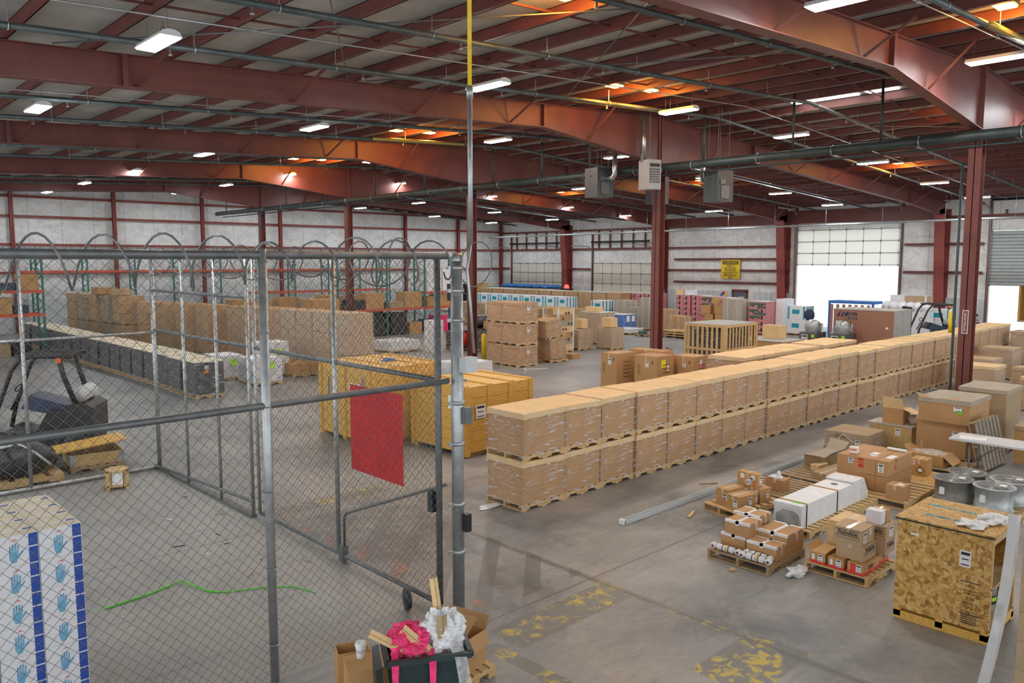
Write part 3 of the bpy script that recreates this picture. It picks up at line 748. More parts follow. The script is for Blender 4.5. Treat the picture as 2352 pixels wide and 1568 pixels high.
# a second row right behind it, mostly its lids in view
S2 = [19.0, 20.05, 21.2, 22.3, 23.75, 24.9, 26.3]
for i in range(len(S2) - 1):
    s = min(1.08, S2[i + 1] - S2[i] - .03)
    for lvl in (0, 1):
        z = .862 * lvl; wd = 'upper' if lvl else 'lower'
        dup(pv, (S2[i], 10.98, z), label='%s pallet of the short back row, %s from the near end' % (wd, ORD[i]), group='pallets of the short back row', scale=(s, 1.2, 1))
        dup(var[(i * 3 + lvl) % 5], (S2[i], 10.98, z + .116), label='%s wrapped box of the short back row, %s from the near end' % (wd, ORD[i]), group='boxes of the short back row', scale=(s, 1.2, 1))
for o in var + [pv]: drop(o)
# three high stack beyond the gate
gs = 'three high stack by the yellow bollards'
for lvl in range(3):
    wd = ('bottom', 'middle', 'top')[lvl]
    for c_, (x, y, sx, sy, l) in enumerate(((21.9, 22.85, 1.2, .93, 'front'), (21.95, 23.82, 1.2, .93, 'left'))):
        z = .875 * lvl
        far_pallet('pallet under the %s wrapped box of the %s tier in the tall stack' % (l, wd), x, y, sx, sy, .12, z=z, group=gs)
        g = gaylord('brown wrapped box, %s tier on the %s side of the tall stack by the bollards' % (wd, l), x, y, z + .121, sx, sy, .75, 20 + lvl * 2 + c_, group=gs, mat='cardboard', lidmat='cardboard')
        if c_ == 0: lab(g, '-y', .62, .52, .16, .22, at=-.026, lines=3)
ln = [gaylord('lower leaning wrapped box behind the three high stack', 24.0, 22.95, .14, 1.0, .95, .88, 41, mat='cardboard', lidmat='cardboard'), gaylord('upper leaning wrapped box with torn film behind the three high stack', 23.72, 22.95, 1.08, .95, .95, .72, 42, mat='cardboard', lidmat='cardboard')]
for o in ln: o.rotation_euler.y = -.10
p1 = far_pallet('pallet under the leaning boxes behind the tall stack', 23.95, 22.95, 1.1, .95, .12); p2 = far_pallet('pallet between the two leaning boxes', 23.88, 22.95, 1.0, .95, .07, z=1.02)
p2.rotation_euler.y = -.10
carton('long thin carton lying beside the leaning boxes', 25.6, 23.2, .0, .5, .8, .22, 'cardboard')
# tall corner posted pallet of printed cartons
def corner_pallet(label, x, y, sx, sy, z1, rows, mats, seed, cols=(3, 3), post='white_paint', capm='pine', group=None):
    t = thing('carton_pallet', label, 'pallet load', (x, y, 0), 0, group); r = random.Random(seed)
    pallet_mesh(sx, sy, .12).build('pallet_base', 'pine', t)
    h = (z1 - .12) / rows
    for k, mt in enumerate(mats):
        m = MB()
        for a in range(rows):
            for b in range(cols[0]):
                for q in range(cols[1]):
                    if r.randrange(len(mats)) != k and len(mats) > 1: 
                        if (a * 7 + b * 3 + q * 5 + seed) % len(mats) != k: continue
                    elif len(mats) > 1 and (a * 7 + b * 3 + q * 5 + seed) % len(mats) != k: continue
                    m.box(b * sx / cols[0] + .004, q * sy / cols[1] + .004, .12 + a * h + .003, (b + 1) * sx / cols[0] - .004, (q + 1) * sy / cols[1] - .004, .12 + (a + 1) * h - .003)
        m.build('carton_stack', mt, t)
    m = MB()
    for u in (0, 1):
        for v in (0, 1):
            X, Y = (sx if u else 0), (sy if v else 0); du = -.07 if u else .07; dv = -.07 if v else .07
            m.box(min(X, X + du), Y - .006, .1, max(X, X + du), Y + .006, z1 + .03); m.box(X - .006, min(Y, Y + dv), .1, X + .006, max(Y, Y + dv), z1 + .03)
    if post: m.build('corner_post', post, t)
    m = MB()
    for v in (0, .5, 1): m.box(-.01, v * (sy - .1), z1 + .002, sx + .01, v * (sy - .1) + .1, z1 + .02)
    if capm: m.build('top_slats', capm, t)
    return t
cpal = corner_pallet('tall corner posted pallet of dark printed cartons behind the three high stack', 26.8, 25.2, 1.1, 1.0, 2.08, 7, ['cardboard_light', 'cardboard_gray', 'cardboard'], 3)
m = MB()
for k in range(14): m.box(.08 + .2 * (k % 5), -.009, .3 + .25 * (k // 2), .2 + .2 * (k % 5), -.0065, .42 + .25 * (k // 2))
m.build('carton_print', 'brown_ink', cpal)
corner_pallet('second white posted pallet just behind the dark printed carton pallet', 26.6, 26.6, 1.05, 1.0, 2.0, 6, ['cardboard', 'cardboard_dusty'], 5)
def block(label, x, y, sx, sy, z1, mat, seed, z=0, cat='pallet load', group=None, wrap=True, name='wrapped_pallet', rows=3, cols=3, pal=True, pmat='pine', capm=None):
    """a wrapped pallet load seen from afar: pallet base, carton courses, film"""
    t = thing(name, label, cat, (x, y, z), 0, group); r = random.Random(seed); h0 = .12 if pal else 0
    if pal: pallet_mesh(sx, sy, .12).build('pallet_base', pmat, t)
    m = MB(); h = (z1 - h0) / rows
    for a in range(rows):
        for b in range(cols):
            for q in range(cols):
                j = .012
                m.box(b * sx / cols + .003 + r.uniform(0, j), q * sy / cols + .003 + r.uniform(0, j), h0 + a * h + .002, (b + 1) * sx / cols - .003 - r.uniform(0, j), (q + 1) * sy / cols - .003 - r.uniform(0, j), h0 + (a + 1) * h - .002)
    m.build('carton_stack', mat, t)
    if capm: MB().box(-.01, -.01, z1 + .001, sx + .01, sy + .01, z1 + .015).build('top_sheet', capm, t)
    if wrap:
        W = MB(); e = .012
        W.add([(-e, -e, .05), (sx + e, -e, .05), (sx + e, sy + e, .05), (-e, sy + e, .05), (-e, -e, z1 + .02), (sx + e, -e, z1 + .02), (sx + e, sy + e, z1 + .02), (-e, sy + e, z1 + .02)], [(0, 1, 5, 4), (1, 2, 6, 5), (2, 3, 7, 6), (3, 0, 4, 7)])
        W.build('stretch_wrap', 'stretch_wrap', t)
    return t
block('tan two tier wrapped pallet left of the loose boxed pair', 28.35, 25.3, 1.05, 1.0, 1.0, 'cardboard_tan', 1, rows=2, cols=2)
carton('plain box standing on the left two tier wrapped pallet', 28.85, 25.55, 1.03, .45, .45, .45, 'cardboard_light')
block('tan two tier wrapped pallet right of the loose boxed pair', 29.6, 24.3, 1.0, .95, 1.06, 'cardboard_tan', 2, rows=2, cols=2)
carton('plain box standing on the right two tier wrapped pallet', 29.8, 24.5, 1.09, .5, .55, .45, 'cardboard_light')
block('wide wrapped pallet behind the pair of two tier pallets', 31.0, 26.2, 1.2, 1.3, 1.65, 'cardboard_tan', 3, rows=3, cols=2, capm='white_paint')
carton('flat box lying on top of the wide wrapped pallet', 31.2, 26.6, 1.68, .5, .8, .25, 'cardboard_light')
bb = block('blue wrapped bin with white papers beyond the wrapped pallets', 37.6, 30.0, 1.3, 1.9, 1.05, 'blue_tarp', 4, rows=1, cols=1, capm='clear_plastic')
lab(bb, '-y', .5, .8, .3, .35, at=-.02); lab(bb, '-y', 1.0, .8, .3, .35, at=-.02)
t = thing('flat_stack', 'low stack of white wrapped sheets on a pallet before the blue bin', 'sheet stack', (36.5, 28.65, 0), .05)
pallet_mesh(1.5, 1.25, .12).build('pallet_base', 'pine_dark', t); MB().box(.02, .03, .121, 1.46, 1.2, .3).build('sheet_pack', 'white_paint', t); MB().box(-.05, -.05, .3, 1.55, 1.28, .33).build('cover_film', 'clear_plastic', t)
for k in range(3):
    far_pallet('empty pallet beside the second ridge column, %s of the low stack' % ('bottom', 'middle', 'top')[k], 36.8 + .1 * k, 24.9 + .05 * k, 1.25, 1.7, .13, z=.131 * k, mat=('pine_dark', 'pine', 'pine')[k], group='empty pallets by the column')
far_pallet('single small pallet left of the low pallet stack', 36.2, 27.3, 1.1, .7, .12, mat='pine_dark')
carton('small green carton on the single pallet near the second ridge column', 36.3, 27.4, .121, .3, .4, .22, 'dark_green_carton')
ac = carton('small white air conditioner on the floor beside the slatted crate', 36.2, 24.0, 0, .45, .6, .4, 'white_paint', tape=None, name='air_conditioner', cat='appliance')
lab(ac, '-x', .3, .2, .45, .25, 'panel_gray', name='grille', lines=4)
# ---------------------------------------------------------------- far rows by the end wall
tl = block('x', 42.3, 0, 1.0, 1.18, 1.7, 'white_carton', 9, rows=2, cols=1, wrap=False, name='teal_carton_pallet')
m = MB()
for q in (.13, 1.06): m.box(-.004, q - .05, .95, -.0005, q + .05, 1.68)
m.box(-.004, .4, 1.25, -.0005, .85, 1.5); m.box(-.004, .4, .45, -.0005, .85, .7)
for q in (.2, .55, .8): m.box(q - .05, -.004, .15, q + .05, -.0005, 1.68)
m.build('teal_stripe', 'teal_print', tl)
for i in range(12):
    y = 38.75 + 1.23 * i; l = 'white carton pallet with teal stripes in the far row, %s from its right end' % ORD[i]
    if i == 0: tl.location = (42.3, y, 0); tl['label'] = l; tl['group'] = 'white and teal carton pallets'
    else: dup(tl, (42.3, y, 0), label=l)
dup(tl, (40.2, 33.6, 0), label='white and teal carton pallet standing apart above the blue bin', group='white and teal carton pallets')
dup(tl, (46.3, 14.6, 0), label='white and teal carton pallet beside the right jamb of the open door')
dup(tl, (43.4, 21.3, 0), label='white and teal carton pallet half lost in the glare of the open door')
# brown loads in front of the teal row, right behind the three high stack
for i in range(7):
    corner_pallet('brown corner posted pallet before the teal cartons, %s from the right' % ORD[i], 34.5, 31.2 + 1.55 * i, 1.1, 1.3, 1.5, 4, ['cardboard_dusty', 'cardboard_tan'], 11 + i, (2, 2), group='brown corner posted pallets')
for i in range(11):
    block('brown open top carton pallet behind the teal row, %s from its right end' % ORD[i], 45.2, 36.3 + 1.4 * i, 1.1, 1.3, 1.98, 'cardboard_orange', 30 + i, rows=5, cols=3, group='brown pallets behind the teal row', capm='white_paint' if i % 3 else 'cardboard_light')
pk = block('x', 46.8, 0, 1.1, 1.15, 1.95, 'pink_carton', 50, rows=5, cols=2, wrap=False, name='pink_carton_pallet', capm='white_paint')
m = MB()
for a in range(5):
    for q in (.3, .85): m.box(-.005, q - .06, .2 + a * .36, -.0005, q + .05, .42 + a * .36); m.box(-.005, q + .1, .25 + a * .36, -.0005, q + .22, .3 + a * .36)
m.build('carton_print', 'ink', pk)
for i, (x, y, l) in enumerate(((46.6, 30.0, 'left of the tall brown grid pallet by the hazard diamond'), (46.6, 31.3, 'under the boxes beneath the hazard banner'), (46.6, 34.0, 'right of the second ridge column foot'), (46.6, 35.25, 'beside the closed middle door, right one'), (46.6, 36.5, 'beside the closed middle door, left one'), (46.9, 50.1, 'far behind the teal row, right one'), (46.9, 51.4, 'far behind the teal row, left one'), (44.6, 26.6, 'between two brown pallets under the personnel door'))):
    lb = 'pink carton pallet ' + l
    if i == 0: pk.location = (x, y, 0); pk['label'] = lb; pk['group'] = 'pink carton pallets'
    else: dup(pk, (x, y, 0), label=lb)
def green_pallet(label, x, y):
    t = dup(pk, (x, y, 0), label=label)
    m = MB()
    for a, (u, v) in enumerate(((.05, 1.1), (.05, .6), (.5, 1.1), (.05, .8), (.4, 1.1))): m.box(-.008, u, 1.75 - a * .19, -.0055, v, 1.88 - a * .19)
    m.build('green_carton_face', 'dark_green_carton', t)
green_pallet('pink pallet with dark green cartons left of the open door', 42.0, 23.0)
green_pallet('pink and dark green carton pallet behind the loose boxes', 45.6, 28.6)
tp = thing('tarp_bundle', 'blue tarp bundles lying on the load before the corner overhead door', 'tarp', (48.2, 46.6, 1.99)); m = MB()
for k in range(7): m.blob((.5, k * .95 - .3, .14), (.55, .62, .17), k, .3, flat=.0)
m.build('tarp_fold', 'blue_tarp', tp)
for i in range(5): block('pallet load under the blue tarps, %s from the right' % ORD[i], 48.1, 45.8 + 1.35 * i, 1.1, 1.3, 1.97, 'cardboard_tan', 70 + i, rows=3, group='loads under the blue tarps')
yc = thing('yellow_crate', 'yellow slatted crate top at the far corner behind the teal row', 'crate', (47.2, 52.9, 0)); m = MB()
m.box(0, 0, 0, .9, 1.6, 1.5); 
for k in range(9): m.box(-.04, k * .19, 1.5, .0, k * .19 + .1, 2.3)
m.box(-.06, -.02, 2.22, -.04, 1.65, 2.34); m.box(-.06, -.02, 1.6, -.04, 1.65, 1.7); m.build('slatted_side', 'crate_pine', yc)
al = thing('strobe_cabinet', 'black cabinet with a red strobe light at the foot of the tapered column', 'cabinet', (48.2, 44.6, 0)); MB().box(0, -.4, 0, .6, .5, 2.05).build('cabinet', 'black_paint', al); MB().lathe([(0.2, 0), (.22, .1), (.15, .28), (0, .32)], (.3, .05, 2.05), 12).build('strobe', 'red_lamp', al)
# grid wrapped brown pallets, centre right back
for i, (x, y, sx, sy, z1, l) in enumerate(((40.6, 32.0, 1.1, 1.15, 1.75, 'behind the blue bin'), (40.4, 30.7, 1.0, 1.15, 1.35, 'left of the second ridge column'), (39.6, 30.9 - 1.6, .9, 1.0, 2.03, 'just right of the second ridge column'), (39.4, 27.9, .95, 1.3, 1.4, 'behind the low pallet stack'), (41.6, 24.35, 1.0, 1.3, 2.05, 'behind the slatted crate, with white straps'), (41.5, 34.9, 1.0, 1.25, 1.15, 'low, right of the teal row end'), (38.6, 26.4, .9, 1.1, 1.1, 'low, right of the low pallet stack'))):
    b_ = block('strapped brown carton pallet ' + l, x, y, sx, sy, z1, 'cardboard_orange' if i in (3, 6) else 'cardboard_gray', 80 + i, rows=6, cols=2, group='strapped brown carton pallets')
    m = MB()
    for q in (.22, .72): m.box(-.02, q * sy, .1, -.014, q * sy + .02, z1 + .01); m.box(q * sx, -.02, .1, q * sx + .02, -.014, z1 + .01)
    m.build('strap', 'white_paint', b_)
k = 0
for x, y, z, r_ in ((43.2, 26.5, .0, 0), (43.2, 27.2, .0, .05), (43.2, 27.9, 0, -.1), (43.2, 26.5, .51, .1), (43.2, 27.3, .51, 0), (43.2, 26.6, 1.02, 0), (43.2, 27.5, 1.02, .1), (43.2, 25.8, .0, 0), (43.25, 25.8, .51, 0)):
    carton('loose tape printed box in the heap under the hazard diamond, %s placed' % ORD[k], x, y, z, .55, .62, .5, 'cardboard_orange', r_, along='y', group='loose boxes under the hazard diamond'); k += 1
o = carton('tilted box on top of the loose heap under the hazard diamond', 43.3, 27.0, 1.545, .45, .5, .38, 'cardboard_orange', .3); o.rotation_euler.x = .35
carton('pair of pale boxes on the pallets below the hazard banner, left box', 46.7, 31.9, 1.97, .5, .65, .34, 'cardboard_light'); carton('pair of pale boxes on the pallets below the hazard banner, white box', 46.7, 31.1, 1.97, .5, .7, .34, 'white_carton')
white_bag = thing('bulk_pallet', 'white film wrapped pallet beside the open door left jamb', 'pallet load', (43.0, 22.4, 0))
MB().box(0, 0, 0.12, 1.1, .55, 2.1).build('load', 'white_carton', white_bag); pallet_mesh(1.1, .6, .12).build('pallet_base', 'pine', white_bag)
# ---------------------------------------------------------------- appliance boxes, slatted crate, plank box
for x, y, sx, sy, h, l in ((20.3, 16.42, 1.0, .68, 1.25, 'leftmost of the four tall appliance cartons'), (20.6, 15.02, .9, .9, 1.25, 'front middle appliance carton with yellow sticker'), (21.75, 14.4, .85, .85, 1.2, 'right appliance carton with a pink sticker before the slatted crate'), (21.56, 15.5, .62, 1.4, 1.3, 'back appliance carton at the foot of the second ridge column')):
    o = carton(l, x, y, 0, sx, sy, h, 'cardboard', along='x')
    lab(o, '-x', sy * .45, h * .78, .13, .2, lines=3); 
    m = MB()
    for q in range(7): m.box(-.002, sy * .8 - .06, h * (.5 + .04 * q), -.0005, sy * .8 + .06, h * (.5 + .04 * q) + .02)
    for q in range(5): m.box(sx * .35, -.002, h * (.35 + .1 * q), sx * .75, -.0005, h * (.35 + .1 * q) + .03)
    m.box(-.002, sy * .2 - .03, h * .8, -.0005, sy * .2 + .03, h * .88); m.build('carton_print', 'brown_ink', o)
    if 'yellow' in l: lab(o, '-y', .35, h * .8, .24, .24, 'yellow_label', name='yellow_sticker'); lab(o, '-y', .6, h * .68, .1, .2)
    if 'pink' in l: lab(o, '-y', .55, h * .75, .14, .12, 'pink_label', name='pink_sticker'); lab(o, '-y', .4, h * .82, .12, .2); lab(o, '-x', .72, h * .85, .05, .12, 'orange_print', name='orange_sticker')
    if 'back' in l: lab(o, '-y', .3, h * .93, .1, .06, 'orange_print', name='orange_sticker')
sc_ = thing('slatted_crate', 'tall open slatted pine crate holding wrapped machinery beyond the appliance cartons', 'crate', (26.5, 16.2, 0))
m = MB(); sx, sy, h = 2.3, 1.75, 1.86
for k in range(8): y = .12 + k * (sy - .24) / 7; m.box(-.02, y - .05, .1, 0, y + .05, h - .1); m.box(sx, y - .05, .1, sx + .02, y + .05, h - .1)
for k in range(10): x = .12 + k * (sx - .24) / 9; m.box(x - .05, -.02, .1, x + .05, 0, h - .1); m.box(x - .05, sy, .1, x + .05, sy + .02, h - .1)
m.build('slats', 'pine', sc_)
m = MB()
for z in (.1, .85, 1.76): m.box(-.045, -.03, z, -.02, sy + .03, z + .1); m.box(-.03, -.045, z, sx + .03, -.02, z + .1); m.box(sx + .02, -.03, z, sx + .045, sy + .03, z + .1); m.box(-.03, sy + .02, z, sx + .03, sy + .045, z + .1)
for x in (0, sx):
    for y in (0, sy): m.box(x - .05, y - .05, 0, x + .05, y + .05, h)
m.build('frame', 'pine', sc_)
m = MB()
for k in range(9): m.box(-.04 + k * .262, -.04, h, -.04 + k * .262 + .25, sy + .04, h + .02)
m.build('top_boards', 'gray_wood', sc_)
MB().box(.2, .2, .1, sx - .2, sy - .2, 1.6).build('wrapped_machine', 'black_wrap', sc_)
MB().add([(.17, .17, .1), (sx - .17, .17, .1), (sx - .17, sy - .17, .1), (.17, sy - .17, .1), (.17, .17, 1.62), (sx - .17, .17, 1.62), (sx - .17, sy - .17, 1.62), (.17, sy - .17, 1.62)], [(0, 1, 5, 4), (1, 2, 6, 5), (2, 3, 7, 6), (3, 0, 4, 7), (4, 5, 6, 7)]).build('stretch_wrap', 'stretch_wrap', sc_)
o = carton('low yellow board box behind the slatted crate', 32.2, 16.8, 0, 1.9, 2.3, .75, 'cardboard_orange', tape=None); MB().box(-.02, -.02, .752, 1.92, 2.32, .78).build('top_sheet', 'gray_wood', o)
lab(o, '-y', 1.2, .55, .4, .12, 'red_print', name='red_print')
o = carton('tan taped box standing on the low yellow board box', 33.2, 17.5, .79, .6, .85, .6, 'cardboard_light', tape='tape_tan', along='y')
# wrapped machines in the glare
for x, y, l in ((35.6, 16.9, 'gray film wrapped machine left of the open door glare'), (35.9, 15.6, 'gray film wrapped machine right in the open door glare')):
    t = thing('wrapped_machine', l, 'machine', (x, y, 0)); pallet_mesh(1.1, .95, .12).build('pallet_base', 'pine_dark', t)
    MB().box(.05, .05, .121, 1.05, .9, .95).build('machine_body', 'dull_steel', t)
    m = MB(); m.lathe([(.3, 0), (.34, .2), (.32, .5), (.1, .6), (0, .6)], (.45, .45, .95), 16); m.tube([(.7, .2, .95), (.8, .15, 1.35), (.85, .3, 1.3)], .06, 8); m.build('machine_top', 'galvanised', t)
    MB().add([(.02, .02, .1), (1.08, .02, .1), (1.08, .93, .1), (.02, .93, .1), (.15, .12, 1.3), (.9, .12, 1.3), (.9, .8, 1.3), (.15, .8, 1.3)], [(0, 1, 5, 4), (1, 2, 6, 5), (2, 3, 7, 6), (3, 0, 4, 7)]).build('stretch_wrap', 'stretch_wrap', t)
    lab(t, '-x', .6, .65, .3, .4, at=-.01, lines=3); lab(t, '-x', .2, .8, .14, .14, 'neon_label', at=-.01, name='green_sticker')
t = thing('pallet_jack', 'dark chair back and handles standing beside the open door jamb', 'cart', (37.2, 17.9, 0), .2)
MB().box(0, 0, 0, .6, .5, .9).build('cart_body', 'panel_gray', t); m = MB(); m.blob((.3, .25, 1.65), (.06, .26, .3), 3, .05); m.tube([(.3, .25, .9), (.3, .25, 1.4)], .03); m.build('chair_back', 'navy_paint', t)
# big plywood export crate
mc = thing('plywood_crate', 'large reddish plywood export crate with printed logo before the open door', 'crate', (37.0, 14.0, 0))
m = MB(); m.box(0, 0, .12, 1.98, 2.78, 2.02); m.build('crate_wall', 'plywood', mc)
m = MB(); m.box(-.02, -.02, 2.02, 2.0, 2.8, 2.06); m.build('lid', 'gray_wood', mc)
m = MB(); m.box(0, -.022, .12, .98, -.001, 2.02); m.box(1.0, -.022, .12, 1.98, -.001, 2.02); m.build('end_panel', 'gray_wood', mc)
m = MB()
for y in (0, 1.3, 2.65): m.box(0, y, 0, 1.98, y + .12, .12)
m.build('skid', 'pine', mc)
text('MEYER', .2, mc, (-.003, 1.95, 1.82), FACE_NX, 'navy_paint', off=.008)
text('美亚光电', .16, mc, (-.003, 1.95, 1.62), FACE_NX, 'navy_paint', off=.003)
text('0551 6530', .09, mc, (-.003, 2.1, 1.45), FACE_NX, 'brown_ink')
m = MB()
for k in range(3): m.prism([(2.62 - .17 * k, 1.7), (2.50 - .17 * k, 1.92), (2.44 - .17 * k, 1.92), (2.50 - .17 * k, 1.7)], 'x', -.004, -.001)
m.build('logo_mark', 'navy_paint', mc); lab(mc, '-x', .3, 1.25, .12, .1); lab(mc, '-x', 2.6, 1.45, .12, .08)
bc = thing('blue_crate', 'blue edged slatted crate behind the plywood export crate', 'crate', (43.6, 17.6, 0)); m = MB()
m.box(0, 0, 1.95, 1.2, 2.5, 2.1); m.box(0, 0, 0, .1, .1, 1.95); m.box(0, 2.4, 0, .1, 2.5, 1.95); m.build('blue_frame', 'blue_tarp', bc); m = MB()
for k in range(7): m.box(.02, .2 + k * .34, 0, .06, .36 + k * .34, 1.9)
m.build('slats', 'plywood', bc)
fr = thing('film_roll', 'row of white film wrapped bags above the export crate', 'bag', (45.0, 15.3, 0)); m = MB(); m.box(0, 0, 0, .8, 2.6, 1.6)
for k in range(6): m.blob((.4, .2 + k * .42, 1.8), (.42, .26, .3), k, .15)
m.build('film_wrap', 'clear_plastic', fr)
wb = corner_pallet('white framed pallet of brown cartons right of the open door', 46.5, 15.95, 1.0, 1.2, 2.35, 6, ['cardboard_tan'], 5, (2, 2), capm='white_paint'); MB().box(0, 1.2, .1, .3, 1.9, 2.4).build('white_panel', 'white_paint', wb)
# trailer seen through the right door
tr = thing('truck_trailer', 'open truck trailer with wood lined side docked at the right door', 'trailer', (51.2, 8.2, 0))
MB().box(0, 4.4, 1.0, 9, 4.5, 3.0).build('side_wall', 'trailer_wood', tr); MB().box(0, 0, 1.0, 9, .1, 3.0).build('far_wall', 'panel_gray', tr); MB().box(0, 0, .9, 9, 4.5, 1.0).build('trailer_floor', 'pine_dark', tr); MB().box(8.9, .1, 1, 9, 4.4, 3).build('front_wall', 'slate', tr); MB().box(0, 0, 2.98, 9, 4.5, 3.1).build('roof', 'white_paint', tr)
t = block('white topped wrapped pallet standing inside the right doorway', 45.5, 9.4, 1.2, 1.3, 1.75, 'cardboard_tan', 91, rows=3, cols=2, capm='white_paint')
# ================================================================== CAGE, LEFT SIDE, RACKS
def chainlink(m, p0, p1, z0, z1, pitch=.09, r=.0026):
    """woven wires zigzagging up the panel between two ground points"""
    p0 = Vector((*p0, 0)); p1 = Vector((*p1, 0)); L = (p1 - p0).length; d = (p1 - p0) / L; nrm = Vector((-d.y, d.x, 0))
    w_ = pitch / 2; n = int(L / w_); rows = int((z1 - z0) / w_); q = 3
    for i in range(n):
        vs = []; fs = []
        for j in range(rows + 1):
            k_ = (i + j) % 2
            c = p0 + d * ((i + (1.0 if k_ else 0.0)) * w_) + Vector((0, 0, z0 + (z1 - z0) * j / rows)) + nrm * (.004 if j % 2 else -.004)
            for k in range(q):
                a = 2 * PI * k / q; vs.append(c + d * (math.cos(a) * r * 1.3) + nrm * (math.sin(a) * r))
        for j in range(rows):
            for k in range(q): fs.append((j * q + k, j * q + (k + 1) % q, (j + 1) * q + (k + 1) % q, (j + 1) * q + k))
        m.add(vs, fs)
    return m
H = 4.36
f1 = thing('chain_link_fence', 'near chain link cage panel with a gray post in front of the glove cartons', 'fence', (0, 7.3, 0))
for x in (3.55, .2): MB().tube([(x, 0, 0), (x, 0, H + .06)], .045, 12).build('post', 'galvanised', f1)
m = MB(); m.tube([(-.8, 0, H), (5.86, 0, H)], .04, 10); m.build('top_rail', 'dull_steel', f1)
m = MB(); m.tube([(-.8, 0, 2.86), (5.86, 0, 2.88)], .036, 10); m.build('mid_rail', 'dull_steel', f1)
chainlink(MB(), (-.6, .03), (5.82, .03), .03, H + .07, .112).build('mesh', 'fence_wire', f1)
for z in (.4, 1.2, 2.0, 2.86, 3.6, 4.3): MB().tube([(3.55 + .052 * math.cos(a), .052 * math.sin(a), z) for a in [k * PI / 6 for k in range(12)]], .006, 4, closed=True).build('tie_band', 'galvanised', f1)
f2 = thing('chain_link_fence', 'back chain link cage panel between glove cartons and forklift', 'fence', (0, 16.72, 0))
for x in (1.2, 3.4): MB().tube([(x, 0, 0), (x, 0, H)], .035, 10).build('post', 'galvanised', f2)
m = MB(); m.tube([(-.5, 0, H), (5.7, 0, H)], .03, 8); m.build('top_rail', 'galvanised', f2)
m = MB(); m.tube([(-.5, 0, 2.82), (5.7, 0, 2.85)], .028, 8); m.build('mid_rail', 'galvanised', f2)
m = MB(); m.tube([(-.5, 0, .05), (5.7, 0, .05)], .04, 8); m.build('bottom_rail', 'galvanised', f2)
chainlink(MB(), (-.4, .02), (5.68, .02), .06, H + .06, .09, .0022).build('mesh', 'fence_wire', f2)
f3 = thing('chain_link_fence', 'side chain link cage panel running from the back corner toward the gate', 'fence', (5.75, 0, 0))
for y, r in ((16.75, .045), (15.2, .03), (13.7, .03), (12.42, .032)): MB().tube([(0, y, 0), (0, y, H)], r, 10).build('post', 'galvanised', f3)
for y0, y1, z, nm in ((12.4, 16.8, H, 'top_rail'), (12.4, 16.85, 3.71, 'upper_rail'), (12.4, 16.85, 2.9, 'mid_rail')): MB().tube([(0, y0, z), (0, y1, z)], .03, 8).build(nm, 'dull_steel', f3)
MB().tube([(-.05, 12.3, .31), (-.05, 16.85, .06)], .03, 8).build('low_rail', 'dull_steel', f3)
chainlink(MB(), (.02, 12.45), (.02, 16.72), .05, H + .06, .09, .0024).build('mesh', 'fence_wire', f3)
MB().box(-.06, 12.4, 0, .06, 16.75, .05).build('sill', 'dull_steel', f3)
g = thing('chain_link_gate', 'wide chain link gate carrying a red plastic sheet', 'gate', (5.8, 0, 0))
for y, r in ((12.28, .03), (9.78, .035), (7.42, .04)): MB().tube([(0, y, .1), (0, y, H)], r, 10).build('upright', 'galvanised' if y > 8 else 'dull_steel', g)
for z, nm, r in ((H, 'top_rail', .034), (2.88, 'mid_rail', .032), (.1, 'bottom_rail', .032)): MB().tube([(0, 7.42, z), (0, 12.28, z)], r, 8).build(nm, 'dull_steel', g)
chainlink(MB(), (.02, 7.45), (.02, 12.25), .08, H + .06, .09, .0024).build('mesh', 'fence_wire', g)
MB().tube([(0, 9.62, .08), (0, 9.62, .66), (0, 9.55, .74), (0, 7.62, 1.5), (.05, 7.35, 1.6)], .02, 8).build('drop_bar', 'dull_steel', g)
MB().box(-.05, 9.6, .02, .05, 9.7, .24).build('bar_socket', 'dull_steel', g)
for y, x in ((7.5, .02), (7.72, -.28)):
    m = MB(); m.lathe([(.03, -.03), (.13, -.03), (.14, 0), (.13, .03), (.03, .03)], (0, 0, 0), 18)
    o = m.build('wheel', 'black_plastic', g); o.location = (x, y, .145); o.rotation_euler = (PI / 2, 0, 1.2)
MB().box(-.07, 7.47, 1.25, .02, 7.56, 1.5).build('latch_box', 'black_paint', g)
gp2 = thing('gate_post', 'thick galvanised gate post with control box at the cage corner', 'post', (6.0, 7.3, 0))
MB().tube([(0, 0, 0), (0, 0, 4.3)], .075, 16).build('shaft', 'galvanised', gp2)
MB().lathe([(.085, 0), (.085, .05), (.05, .09), (0, .1)], (0, 0, 4.3), 16).build('cap', 'galvanised', gp2)
for z in (.75, 1.35, 2.1, 2.6, 3.6, 3.95, 4.22): MB().lathe([(.077, -.025), (.09, -.02), (.09, .02), (.077, .025)], (0, 0, z), 16).box(-.14, -.02, z - .02, -.07, .02, z + .02).build('hinge_band', 'galvanised', gp2)
MB().box(-.03, -.2, 2.98, .15, -.075, 3.16).build('control_box', 'panel_gray', gp2)
MB().box(.0, -.15, 2.35, .11, -.075, 2.55).build('lock_box', 'dull_steel', gp2)
m = MB(); m.box(.0, -.16, 1.02, .08, -.08, 1.24); m.build('photo_eye', 'black_plastic', gp2)
rp = tag(MB().box(-.004, -.62, -.6, .004, .62, .6).build('red_sheet', 'red_panel', None, (5.84, 8.83, 2.0)), 'rectangular red plastic sheet fixed to the chain link gate', 'sheet')
for v in rp.data.vertices:
    v.co.z += -.0
rp.data.materials[0] = MATS['red_panel']
